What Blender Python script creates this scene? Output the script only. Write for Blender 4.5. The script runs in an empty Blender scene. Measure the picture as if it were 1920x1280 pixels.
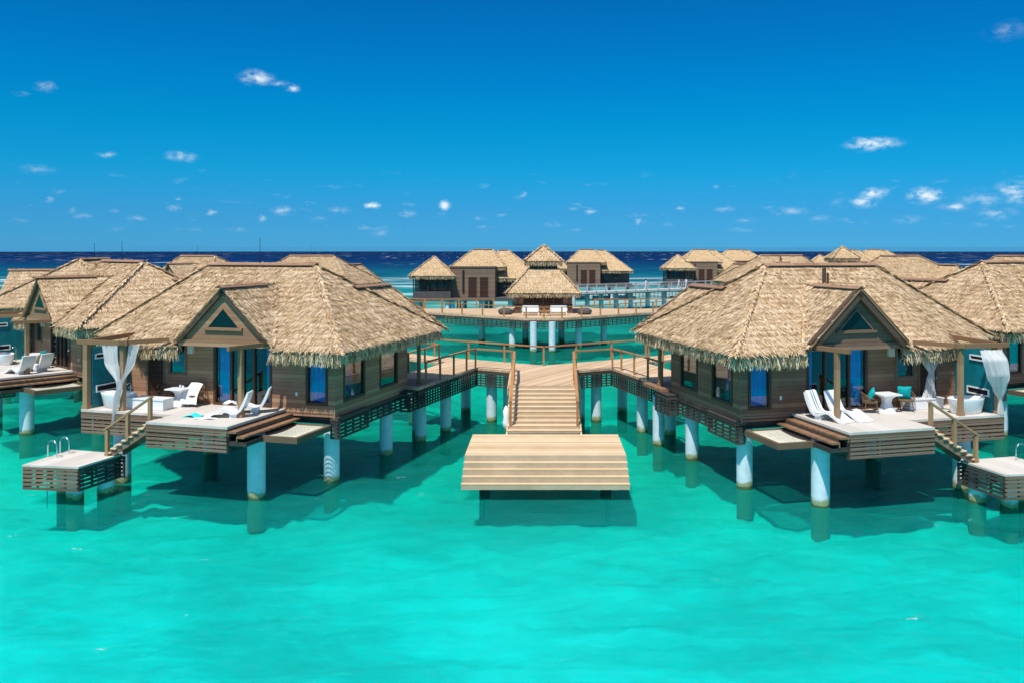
import bpy, math, random
import numpy as np
from mathutils import Vector, Matrix
from mathutils.geometry import tessellate_polygon
random.seed(7); rng = np.random.default_rng(7)
R = math.radians
scene = bpy.context.scene
C = scene.collection

# ------------------------------------------------------------------ camera
FPX, CX, CY, H = 1625.0, 1020.0, 469.0, 9.5      # focal length in photo pixels, vanishing point, eye height
cam_d = bpy.data.cameras.new('camera'); cam = bpy.data.objects.new('camera', cam_d); C.objects.link(cam)
cam.location = (0, 0, H); cam.rotation_euler = (R(90), 0, 0)
cam_d.sensor_width = 36; cam_d.lens = FPX/1920*36
cam_d.shift_x = -60/1920; cam_d.shift_y = -171/1920
cam_d.clip_start = 0.5; cam_d.clip_end = 20000
scene.camera = cam

# ------------------------------------------------------------------ light
SUN_H = Vector((-0.40, -0.92)).normalized(); SUN_EL = R(63)
sdir = Vector((SUN_H.x*math.cos(SUN_EL), SUN_H.y*math.cos(SUN_EL), math.sin(SUN_EL)))
sun_d = bpy.data.lights.new('sun', 'SUN'); sun = bpy.data.objects.new('sun', sun_d); C.objects.link(sun)
sun_d.energy = 4.0; sun_d.angle = R(0.55); sun_d.color = (1.0, 0.95, 0.87)
sun.rotation_euler = sdir.to_track_quat('Z', 'Y').to_euler(); sun.location = (0, 0, 60)
scene.view_settings.view_transform = 'Standard'; scene.view_settings.look = 'None'
scene.view_settings.exposure = 0.4; scene.view_settings.gamma = 1.0
scene.cycles.max_bounces = 8; scene.cycles.transparent_max_bounces = 12

class NT:
    def __init__(s, tree): s.t = tree
    def n(s, typ, ins=None, **props):
        nd = s.t.nodes.new(typ)
        for k, v in props.items(): setattr(nd, k, v)
        for k, v in (ins or {}).items(): s.set(nd, k, v)
        return nd
    def set(s, nd, k, v):
        sock = nd.inputs[k]
        if isinstance(v, bpy.types.NodeSocket): s.t.links.new(v, sock)
        elif isinstance(v, bpy.types.Node): s.t.links.new(v.outputs[0], sock)
        else: sock.default_value = v
    def math(s, op, a, b=None, c=None, clamp=False):
        nd = s.t.nodes.new('ShaderNodeMath'); nd.operation = op; nd.use_clamp = clamp
        for i, v in enumerate((a, b, c)):
            if v is not None: s.set(nd, i, v)
        return nd.outputs[0]
    def vmath(s, op, a, b=None, out=0):
        nd = s.t.nodes.new('ShaderNodeVectorMath'); nd.operation = op
        for i, v in enumerate((a, b)):
            if v is not None: s.set(nd, i, v)
        return nd.outputs['Value'] if op in ('LENGTH', 'DOT_PRODUCT') else nd.outputs[0]
    def mix(s, f, a, b, blend='MIX'):
        nd = s.t.nodes.new('ShaderNodeMix'); nd.data_type = 'RGBA'; nd.blend_type = blend
        s.set(nd, 0, f); s.set(nd, 6, a); s.set(nd, 7, b); return nd.outputs[2]
    def noise(s, vec, scale, detail=3, rough=0.55, dist=0.0):
        nd = s.n('ShaderNodeTexNoise', {'Scale': scale, 'Detail': detail, 'Roughness': rough, 'Distortion': dist})
        if vec is not None: s.set(nd, 'Vector', vec)
        return nd.outputs[0]
    def mapping(s, vec, scale=(1, 1, 1), rot=(0, 0, 0), loc=(0, 0, 0)):
        nd = s.n('ShaderNodeMapping', {'Scale': scale, 'Rotation': rot, 'Location': loc}); s.set(nd, 'Vector', vec)
        return nd.outputs[0]
    def ramp(s, fac, stops, interp='LINEAR'):
        nd = s.t.nodes.new('ShaderNodeValToRGB'); cr = nd.color_ramp; cr.interpolation = interp
        while len(cr.elements) < len(stops): cr.elements.new(0.5)
        for e, (p, c) in zip(cr.elements, stops):
            e.position = p; e.color = (c[0], c[1], c[2], 1)
        s.set(nd, 0, fac); return nd.outputs[0]
    def smooth(s, v, lo, hi, a=0.0, b=1.0):
        nd = s.n('ShaderNodeMapRange', {1: lo, 2: hi, 3: a, 4: b}, interpolation_type='SMOOTHSTEP'); s.set(nd, 0, v)
        return nd.outputs[0]

def c4(c): return (c[0], c[1], c[2], 1.0)

# ------------------------------------------------------------------ sky
world = bpy.data.worlds.new('World'); scene.world = world; world.use_nodes = True
wt = NT(world.node_tree); world.node_tree.nodes.clear()
tc = wt.n('ShaderNodeTexCoord'); gen = tc.outputs['Generated']
sep = wt.n('ShaderNodeSeparateXYZ', {0: gen})
sky = wt.n('ShaderNodeTexSky', sky_type='NISHITA')
sky.sun_disc = False; sky.sun_elevation = SUN_EL; sky.sun_rotation = math.atan2(SUN_H.x, SUN_H.y)
sky.altitude = 0; sky.air_density = 1.0; sky.dust_density = 0.0; sky.ozone_density = 1.5
# clear tropical sky: saturated blue low down, unseen zenith brightened and warmed as fill
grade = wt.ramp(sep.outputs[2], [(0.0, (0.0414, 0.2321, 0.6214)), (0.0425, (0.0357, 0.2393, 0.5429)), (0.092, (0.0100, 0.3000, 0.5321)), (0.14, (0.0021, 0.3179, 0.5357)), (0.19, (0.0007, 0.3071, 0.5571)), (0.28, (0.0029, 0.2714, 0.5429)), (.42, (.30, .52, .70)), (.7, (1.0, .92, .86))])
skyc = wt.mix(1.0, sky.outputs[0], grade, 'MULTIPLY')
low = wt.math('LESS_THAN', sep.outputs[2], 0.003)
skyc = wt.mix(low, skyc, (.37, 1.86, 3.43, 1))
# clouds: small trade-wind puffs, fixed by azimuth and height above the horizon
az = wt.math('ARCTAN2', sep.outputs[0], sep.outputs[1])
uv = wt.n('ShaderNodeCombineXYZ', {0: az, 1: sep.outputs[2], 2: 0.0}).outputs[0]
nzw = wt.n('ShaderNodeTexNoise', {'Scale': 60.0, 'Detail': 4.0, 'Roughness': 0.6}); wt.set(nzw, 'Vector', wt.mapping(uv, (1, 1.6, 1)))
warp = wt.vmath('SUBTRACT', nzw.outputs['Color'], (0.5, 0.5, 0.5))
uvw = wt.vmath('ADD', uv, wt.vmath('MULTIPLY', warp, (0.012, 0.008, 0)))
CL = [(482,146,34,15,.8),(520,157,26,7,.55),(550,166,16,9,.7),(85,163,22,10,.5),(38,176,16,6,.4),(201,291,18,7,.5),(340,294,30,12,.6),
 (70,318,30,11,.4),(93,376,9,6,.6),(338,371,10,5,.55),(327,390,17,7,.65),(530,395,26,11,.5),(635,395,26,9,.4),(698,386,17,8,.95),
 (765,401,21,7,.65),(834,386,13,11,1.0),(492,411,9,8,.45),(397,399,11,6,.5),(255,409,19,6,.4),(136,395,10,6,.45),(213,397,11,5,.4),
 (1638,270,52,14,.9),(1640,362,26,13,.9),(1618,378,30,14,.75),(1735,368,34,17,1.0),(1838,372,48,20,.42),(1900,355,36,18,.6),(1790,388,28,10,.6),
 (1572,381,18,14,.3),(1360,392,20,9,.55),(1275,392,12,6,.55),(1196,416,9,7,.55),(1108,397,16,7,.5),(1035,421,22,7,.4),(980,366,9,7,.55),
 (1480,397,38,11,.45),(1440,388,15,5,.4),(940,403,14,6,.35),(1890,58,44,18,.3),(712,437,26,10,.3),(160,405,20,6,.35),(445,430,22,6,.3),(600,412,18,6,.35),(900,408,16,6,.35),(1075,392,14,5,.35),(1250,420,18,6,.3),(1400,415,26,7,.32),(1540,410,30,8,.35),(1700,412,34,9,.35),(1870,400,40,12,.45),(1905,372,30,16,.5),(1345,350,9,5,.3)]
m = None
for (px, py, w, h, st) in CL:
    dx, dz = (px-CX)/FPX, (CY-py)/FPX
    L = math.sqrt(1+dx*dx+dz*dz); a0, z0 = math.atan2(dx, 1), dz/L
    d = wt.vmath('LENGTH', wt.vmath('MULTIPLY', wt.vmath('SUBTRACT', uvw, (a0, z0, 0)), (FPX/w/1.15, FPX/h/1.15, 0)))
    k = wt.math('MULTIPLY_ADD', d, -st, st)
    m = k if m is None else wt.math('MAXIMUM', m, k)
nz2 = wt.noise(wt.mapping(uv, (1, 1.7, 1)), 75.0, 6, 0.6)
cm = wt.math('MULTIPLY', wt.math('MAXIMUM', m, 0.0), wt.smooth(nz2, 0.25, 0.66))
cm = wt.math('MULTIPLY', wt.math('POWER', wt.smooth(cm, 0.0, 0.8), 1.15), 0.9)
bn = wt.noise(wt.mapping(uv, (1, 3.2, 1), loc=(3.1, .4, 0)), 26.0, 6, 0.62)
bm = wt.math('MULTIPLY', wt.smooth(bn, .58, .82, 0, .26), wt.math('MULTIPLY', wt.smooth(sep.outputs[2], .008, .03), wt.smooth(sep.outputs[2], .055, .10, 1, 0)))
cm = wt.math('MAXIMUM', cm, bm)
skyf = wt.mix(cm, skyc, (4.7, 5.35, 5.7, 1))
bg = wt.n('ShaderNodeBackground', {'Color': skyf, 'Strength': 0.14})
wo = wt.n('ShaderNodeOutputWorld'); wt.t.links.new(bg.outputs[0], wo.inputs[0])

# ------------------------------------------------------------------ materials
def new_mat(name):
    mt = bpy.data.materials.new(name); mt.use_nodes = True
    nt = NT(mt.node_tree); nt.bsdf = mt.node_tree.nodes['Principled BSDF']; nt.out = mt.node_tree.nodes['Material Output']
    return mt, nt
def bump(nt, h, strength, dist):
    b = nt.n('ShaderNodeBump', {'Strength': strength, 'Distance': dist}); nt.set(b, 'Height', h)
    nt.t.links.new(b.outputs[0], nt.bsdf.inputs['Normal'])
def m_plain(name, col, rough=0.5, var=0.12, scale=6.0, spec=0.4, metal=0.0, bmp=0.0):
    mt, nt = new_mat(name); tcn = nt.n('ShaderNodeTexCoord'); v = tcn.outputs['Object']
    nz = nt.noise(v, scale, 4, 0.6)
    lo = tuple(x*(1-var) for x in col); hi = tuple(min(1, x*(1+var)) for x in col)
    nt.set(nt.bsdf, 'Base Color', nt.mix(nt.smooth(nz, 0.3, 0.7), c4(lo), c4(hi)))
    nt.set(nt.bsdf, 'Roughness', rough); nt.set(nt.bsdf, 'Specular IOR Level', spec); nt.set(nt.bsdf, 'Metallic', metal)
    if bmp: bump(nt, nt.noise(v, scale*4, 4), bmp, 0.02)
    return mt
def m_wood(name, c1, c2, axis=2, plank=0.14, seam=0.06, rough=0.65, grain=(1, 1, 1), angle=0.0, seamdark=0.35, world=False, spec=0.3):
    """boards laid across one axis: a tone of its own per board, grain, dark joints"""
    mt, nt = new_mat(name)
    v = nt.n('ShaderNodeNewGeometry').outputs['Position'] if world else nt.n('ShaderNodeTexCoord').outputs['Object']
    if angle: v = nt.mapping(v, rot=(0, 0, angle))
    s = nt.n('ShaderNodeSeparateXYZ', {0: v}).outputs
    q = nt.math('DIVIDE', s[axis], plank)
    fl = nt.math('FLOOR', q); fr = nt.math('SUBTRACT', q, fl)
    wn = nt.n('ShaderNodeTexWhiteNoise', noise_dimensions='1D'); nt.set(wn, 'W', fl)
    g = nt.noise(nt.mapping(v, grain), 7.0, 5, 0.65)
    g2 = nt.noise(v, 0.9, 3, 0.6)
    f = nt.math('ADD', nt.math('MULTIPLY', wn.outputs['Value'], 0.4), nt.math('ADD', nt.math('MULTIPLY', g, 0.45), nt.math('MULTIPLY', g2, 0.35)))
    col = nt.mix(nt.smooth(f, 0.3, 0.9), c4(c1), c4(c2))
    e = nt.math('LESS_THAN', fr, seam)
    col = nt.mix(nt.math('MULTIPLY', e, 1-seamdark), col, c4(tuple(x*0.25 for x in c1)))
    nt.set(nt.bsdf, 'Base Color', col); nt.set(nt.bsdf, 'Roughness', rough); nt.set(nt.bsdf, 'Specular IOR Level', spec)
    hgt = nt.math('SUBTRACT', nt.math('MULTIPLY', g, 0.3), e)
    bump(nt, hgt, 0.5, 0.006)
    return mt
M = {}
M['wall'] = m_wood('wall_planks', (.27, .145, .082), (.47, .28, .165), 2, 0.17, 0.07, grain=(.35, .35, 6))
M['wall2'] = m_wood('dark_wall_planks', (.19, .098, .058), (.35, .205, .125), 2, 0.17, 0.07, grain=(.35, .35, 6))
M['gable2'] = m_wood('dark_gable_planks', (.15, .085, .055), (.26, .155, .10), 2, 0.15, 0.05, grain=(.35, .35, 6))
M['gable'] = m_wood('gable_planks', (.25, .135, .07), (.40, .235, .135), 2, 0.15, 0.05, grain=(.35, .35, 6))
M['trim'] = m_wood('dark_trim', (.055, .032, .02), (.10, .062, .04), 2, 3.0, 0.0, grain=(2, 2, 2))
M['rafter'] = m_wood('rafter_wood', (.22, .115, .055), (.34, .19, .10), 2, 3.0, 0.0, grain=(3, 3, 3))
M['frame'] = m_wood('window_frame_wood', (.07, .036, .02), (.12, .066, .038), 2, 3.0, 0.0, grain=(2, 2, 2), rough=.45)
M['lframe'] = m_wood('pale_frame_wood', (.17, .12, .078), (.25, .185, .125), 2, 3.0, 0.0, grain=(2, 2, 2))
M['door'] = m_wood('louvred_door_wood', (.05, .022, .014), (.09, .042, .026), 2, 0.09, 0.22, grain=(1, 1, 2), rough=.4)
M['post'] = m_wood('post_wood', (.24, .14, .07), (.40, .25, .135), 2, 5.0, 0.0, grain=(9, 9, .8))
M['rail'] = m_wood('rail_wood', (.30, .135, .045), (.46, .23, .09), 2, 9.0, 0.0, grain=(4, 4, 4))
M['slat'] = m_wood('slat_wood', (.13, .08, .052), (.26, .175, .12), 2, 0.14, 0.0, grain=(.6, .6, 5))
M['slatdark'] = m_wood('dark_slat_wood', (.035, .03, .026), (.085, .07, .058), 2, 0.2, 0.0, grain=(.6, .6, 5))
M['step'] = m_wood('step_wood', (.20, .105, .055), (.32, .185, .105), 1, 0.15, 0.05, grain=(1, 6, 1))
M['netframe'] = m_wood('net_frame_wood', (.10, .062, .037), (.18, .115, .07), 2, 4.0, 0.0, grain=(1, 5, 3))
M['net'] = m_plain('net_cord', (.72, .66, .54), .9, .3, 30, .1)
M['deckstone'] = m_wood('deck_tiles', (.50, .46, .41), (.62, .575, .52), 0, 0.6, 0.012, grain=(3, 3, 3), seamdark=.6, rough=.7)
M['boards'] = m_wood('boardwalk_planks', (.44, .29, .165), (.66, .48, .31), 0, 0.15, 0.09, grain=(7, .5, 1), angle=R(30), world=True, rough=.75)
M['dock'] = m_wood('dock_planks', (.50, .35, .19), (.76, .58, .38), 1, 0.145, 0.06, grain=(.5, 8, 2), rough=.75)
M['riser'] = m_wood('riser_boards', (.30, .215, .135), (.60, .47, .33), 2, 4.0, 0.0, grain=(.6, 3, 7), rough=.8)
M['pilewood'] = m_plain('dark_leg_wood', (.03, .045, .03), .8, .3, 5)
M['thatchbase'] = m_plain('thatch_bed', (.52, .37, .20), .95, .35, 9, .05)
M['ridge'] = m_wood('ridge_cap', (.27, .145, .085), (.36, .215, .135), 0, 1.2, 0.01, grain=(2, 2, 2))
M['teal'] = m_plain('teal_panel', (.005, .165, .20), .35, .15, 2.5)
M['tealcloth'] = m_plain('teal_cloth', (.005, .36, .37), .85, .2, 20, .15)
M['aqua'] = m_plain('aqua_cloth', (.03, .58, .58), .85, .1, 20, .15)
M['white'] = m_plain('white_shell', (.76, .77, .77), .35, .03, 4)
M['cloth'] = m_plain('white_cloth', (.80, .80, .79), .9, .04, 12, .1)
def m_drape():
    mt, nt = new_mat('thin_white_drape'); nt.t.nodes.remove(nt.bsdf)
    d = nt.n('ShaderNodeBsdfDiffuse', {'Color': (.82, .82, .81, 1)}); t_ = nt.n('ShaderNodeBsdfTranslucent', {'Color': (.82, .82, .81, 1)})
    tp = nt.n('ShaderNodeBsdfTransparent'); mx = nt.n('ShaderNodeMixShader', {0: .38, 1: d.outputs[0], 2: t_.outputs[0]})
    m2 = nt.n('ShaderNodeMixShader', {0: .10, 1: mx.outputs[0], 2: tp.outputs[0]}); nt.t.links.new(m2.outputs[0], nt.out.inputs[0]); return mt
M['drape'] = m_drape()
M['greycloth'] = m_plain('grey_stripe', (.16, .26, .28), .9, .1, 12, .1)
M['bluegrey'] = m_plain('cool_shade_cloth', (.70, .73, .78), .9, .05, 12, .1)
M['yellow'] = m_plain('straw_yellow_cloth', (.60, .48, .27), .9, .15, 16, .1)
M['steel'] = m_plain('steel', (.72, .73, .74), .22, .03, 4, .5, 1.0)
M['wicker'] = m_plain('wicker', (.16, .095, .045), .6, .4, 40)
M['darkwicker'] = m_plain('dark_wicker', (.035, .024, .017), .6, .4, 40)
M['lamp'] = m_plain('sconce_shade', (.62, .66, .58), .5, .05, 4)
M['curtain'] = m_plain('sky_reflection_curtain', (.012, .38, .86), .8, .12, 3, .2)  # folded curtain, its saturated blue stands in for sky reflected in the panes
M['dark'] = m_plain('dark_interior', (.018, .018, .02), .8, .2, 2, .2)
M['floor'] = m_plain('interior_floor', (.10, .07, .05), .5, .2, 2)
M['bed'] = m_plain('bed_linen', (.35, .48, .62), .8, .05, 2)
M['black'] = m_plain('black_metal', (.02, .02, .022), .4, .1, 6)
M['greyrail'] = m_plain('weathered_rail', (.36, .36, .35), .7, .15, 5)
M['greydeck'] = m_plain('weathered_deck', (.52, .50, .46), .8, .1, 3)
M['teallattice'] = m_plain('teal_lattice', (.03, .10, .10), .7, .2, 3)
M['farwall'] = m_wood('far_wall_planks', (.19, .12, .08), (.25, .165, .115), 2, 0.3, 0.05, grain=(.4, .4, 3))
M['farwall2'] = m_plain('far_dark_wall', (.085, .08, .078), .7, .15, 1)
M['skin'] = m_plain('skin', (.16, .085, .055), .6, .1, 8)
M['hair'] = m_plain('hair', (.012, .01, .009), .7, .1, 8)

def m_thatch():
    mt, nt = new_mat('thatch_straw')
    g = nt.n('ShaderNodeNewGeometry'); rnd = g.outputs['Random Per Island']; pos = g.outputs['Position']
    n1 = nt.noise(pos, 1.3, 5, 0.68); n2 = nt.noise(nt.mapping(pos, (.35, .35, 3.2)), 2.2, 4, 0.65)
    f = nt.math('ADD', nt.math('MULTIPLY', rnd, 0.42), nt.math('ADD', nt.math('MULTIPLY', n1, 0.68), nt.math('MULTIPLY', n2, 0.45)))
    col = nt.ramp(nt.smooth(f, 0.33, 1.18), [(0.0, (.18, .105, .05)), (.3, (.48, .325, .17)), (.6, (.66, .485, .30)), (1.0, (.81, .665, .48))])
    nt.set(nt.bsdf, 'Base Color', col); nt.set(nt.bsdf, 'Roughness', 0.85); nt.set(nt.bsdf, 'Specular IOR Level', 0.15)
    return mt
M['thatch'] = m_thatch()

def m_pillar():
    mt, nt = new_mat('painted_pile')
    v = nt.n('ShaderNodeNewGeometry').outputs['Position']; s = nt.n('ShaderNodeSeparateXYZ', {0: v}).outputs
    nz = nt.noise(v, 3.0, 4); nb = nt.noise(nt.mapping(v, (7, 7, .5)), 1.0, 5, .72)
    base = nt.mix(nt.smooth(nz, .3, .7), (.56, .66, .72, 1), (.66, .74, .78, 1))
    base = nt.mix(nt.smooth(nb, .56, .74, 0, .6), base, (.36, .40, .40, 1))
    hgt = nt.math('ADD', s[2], nt.math('MULTIPLY', nz, -0.45))
    base = nt.mix(nt.smooth(hgt, .0, .16, .9, 0), base, (.27, .27, .10, 1))
    base = nt.mix(nt.smooth(hgt, -.16, -.06, 1, 0), base, (.06, .10, .04, 1))
    nt.set(nt.bsdf, 'Base Color', base); nt.set(nt.bsdf, 'Roughness', .5)
    return mt
M['pillar'] = m_pillar()

def m_glass():
    mt, nt = new_mat('window_glass'); nt.t.nodes.remove(nt.bsdf)
    tr = nt.n('ShaderNodeBsdfTransparent', {'Color': (.93, .96, .97, 1)})
    gl = nt.n('ShaderNodeBsdfGlossy', {'Color': (.9, .95, 1, 1), 'Roughness': 0.03})
    fr = nt.n('ShaderNodeFresnel', {'IOR': 1.5})
    f = nt.math('MULTIPLY', fr.outputs[0], .9)
    mx = nt.n('ShaderNodeMixShader'); nt.set(mx, 0, f); nt.set(mx, 1, tr.outputs[0]); nt.set(mx, 2, gl.outputs[0])
    nt.t.links.new(mx.outputs[0], nt.out.inputs[0]); return mt
M['glass'] = m_glass()
def m_tealglass():
    mt, nt = new_mat('teal_gable_glass')
    nt.set(nt.bsdf, 'Base Color', (.002, .022, .022, 1)); nt.set(nt.bsdf, 'Roughness', .25); nt.set(nt.bsdf, 'Specular IOR Level', .25); return mt
M['tealglass'] = m_tealglass()

def sea_colour(nt):
    """turquoise lagoon, green channel, reef, deep blue sea: the colour of the bed and the water over it, by place"""
    pos = nt.n('ShaderNodeNewGeometry').outputs['Position']; s = nt.n('ShaderNodeSeparateXYZ', {0: pos}).outputs
    big = nt.noise(nt.mapping(pos, (1, .55, 1)), 0.05, 4, .55, .6)
    med = nt.noise(nt.mapping(pos, (.55, 1, 1)), 0.16, 4, .6, .8)
    wob = nt.noise(nt.mapping(pos, (.012, .02, 1)), 1.0, 3)
    dist = nt.math('MULTIPLY', nt.math('MAXIMUM', s[1], 5.0), nt.math('MULTIPLY_ADD', wob, 0.5, 0.75))
    t = nt.n('ShaderNodeMapRange', {1: 1.2, 2: 3.4, 3: 0.0, 4: 1.0}); nt.set(t, 0, nt.math('LOGARITHM', dist, 10.0))
    def T(d): return (math.log10(d)-1.2)/2.2
    ramp = nt.ramp(t.outputs[0], [(T(16), (.002, .68, .65)), (T(22), (.0, .72, .68)), (T(30), (.0, .70, .61)), (T(40), (.0, .57, .42)), (T(60), (.0, .48, .33)), (T(95), (.004, .40, .30)),
                                  (T(150), (.03, .38, .33)), (T(230), (.004, .20, .22)), (T(340), (.003, .12, .17)), (T(480), (.002, .05, .13)), (T(800), (.001, .014, .085)), (T(2400), (.0008, .005, .045))])
    dark = nt.ramp(t.outputs[0], [(T(16), (.001, .46, .44)), (T(30), (.0, .42, .36)), (T(45), (.0, .31, .22)), (T(60), (.0, .22, .15)), (T(150), (.004, .18, .16)), (T(300), (.002, .07, .11)), (T(800), (.0008, .009, .06)), (T(2400), (.0006, .003, .03))])
    fin = nt.noise(nt.mapping(pos, (.5, 1.2, 1), rot=(0, 0, .2)), 0.75, 4, .65, 1.0)
    f = nt.smooth(nt.math('ADD', nt.math('ADD', nt.math('MULTIPLY', big, .5), nt.math('MULTIPLY', med, .34)), nt.math('MULTIPLY', fin, .20)), .40, .61)
    col = nt.mix(f, dark, ramp)
    # pale sand shoals by the outer pier
    sx = nt.noise(nt.mapping(pos, (.018, .05, 1)), 1.0, 4, .6)
    near = nt.math('MULTIPLY', nt.smooth(s[1], 125, 160), nt.smooth(s[1], 190, 235, 1, 0))
    return nt.mix(nt.math('MULTIPLY', near, nt.smooth(nt.math('ADD', sx, nt.math('MULTIPLY', s[0], .0012)), .44, .60, 0, .75)), col, (.42, .62, .56, 1)), pos, s

def m_bed():
    mt, nt = new_mat('lagoon_bed'); col, pos, s = sea_colour(nt)
    nt.set(nt.bsdf, 'Base Color', col); nt.set(nt.bsdf, 'Roughness', 1.0); nt.set(nt.bsdf, 'Specular IOR Level', 0.0); return mt
M['bed_sand'] = m_bed()

def m_water():
    mt, nt = new_mat('sea_water'); col, pos, s = sea_colour(nt); nt.t.nodes.remove(nt.bsdf)
    # breaking surf along the reef
    fx = nt.noise(nt.mapping(pos, (.02, .10, 1)), 1.0, 5, .65)
    yy = nt.math('ADD', s[1], nt.math('MULTIPLY', nt.noise(nt.mapping(pos, (.02, .0, 1)), 1.0, 2), 60))
    reef = nt.math('MULTIPLY', nt.smooth(yy, 240, 262), nt.smooth(yy, 312, 345, 1, 0))
    reef2 = nt.math('MULTIPLY', nt.smooth(yy, 196, 202), nt.smooth(yy, 212, 222, 1, 0))
    foam = nt.math('MULTIPLY', nt.math('ADD', reef, nt.math('MULTIPLY', reef2, .8)), nt.smooth(fx, .47, .62, 0, .85))
    # whitecaps on the open sea
    wv = nt.noise(nt.mapping(pos, (.060, .011, 1)), 1.0, 5, .68)
    wm = nt.noise(nt.mapping(pos, (.006, .0025, 1)), 1.0, 2)
    caps = nt.math('MULTIPLY', nt.smooth(wv, .605, .67), nt.math('MULTIPLY', nt.smooth(s[1], 420, 650), nt.smooth(wm, .38, .55)))
    # specks of spume drifting close in
    sp = nt.noise(nt.mapping(pos, (1.0, 1.5, 1), rot=(0, 0, .3)), 0.9, 6, .72)
    spm = nt.noise(pos, 0.11, 2)
    spk = nt.math('MULTIPLY', nt.smooth(sp, .635, .71, 0, .9), nt.math('MULTIPLY', nt.smooth(s[1], 60, 80, 1, 0), nt.smooth(spm, .40, .60)))
    white = nt.math('MINIMUM', nt.math('ADD', foam, nt.math('ADD', caps, spk)), 1.0)
    col = nt.mix(white, col, (.78, .82, .82, 1))
    w1 = nt.noise(nt.mapping(pos, (.55, 1.3, 1), rot=(0, 0, .25)), 0.7, 5, .62, .5)
    w2 = nt.noise(nt.mapping(pos, (.6, 1.4, 1), rot=(0, 0, -.35)), 3.2, 5, .68, .5)
    w3 = nt.noise(nt.mapping(pos, (.04, .10, 1)), 1.0, 5, .6)
    hh = nt.math('ADD', nt.math('ADD', nt.math('MULTIPLY', w1, .34), nt.math('MULTIPLY', w2, .26)), nt.math('MULTIPLY', w3, 1.2))
    bp = nt.n('ShaderNodeBump', {'Strength': 0.85, 'Distance': 1.0}); nt.set(bp, 'Height', hh)
    # milky body colour over clear water: the bed shows through close in, never far out
    df = nt.n('ShaderNodeBsdfDiffuse'); nt.set(df, 'Color', col); nt.set(df, 'Normal', bp.outputs[0])
    tr = nt.n('ShaderNodeBsdfTransparent', {'Color': (.62, .99, .985, 1)})
    op = nt.math('MAXIMUM', nt.smooth(s[1], 60, 190, .26, 1.0), white)
    body = nt.n('ShaderNodeMixShader'); nt.set(body, 0, op); nt.set(body, 1, tr.outputs[0]); nt.set(body, 2, df.outputs[0])
    gl = nt.n('ShaderNodeBsdfGlossy', {'Roughness': .12}); nt.set(gl, 'Normal', bp.outputs[0])
    fr = nt.n('ShaderNodeFresnel', {'IOR': 1.33}); nt.set(fr, 'Normal', bp.outputs[0])
    ff = nt.math('MINIMUM', nt.math('MULTIPLY', fr.outputs[0], .34), nt.smooth(s[1], 40, 500, .30, .12))
    mx = nt.n('ShaderNodeMixShader'); nt.set(mx, 0, ff); nt.set(mx, 1, body.outputs[0]); nt.set(mx, 2, gl.outputs[0])
    nt.t.links.new(mx.outputs[0], nt.out.inputs[0])
    return mt
M['water'] = m_water()

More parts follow.
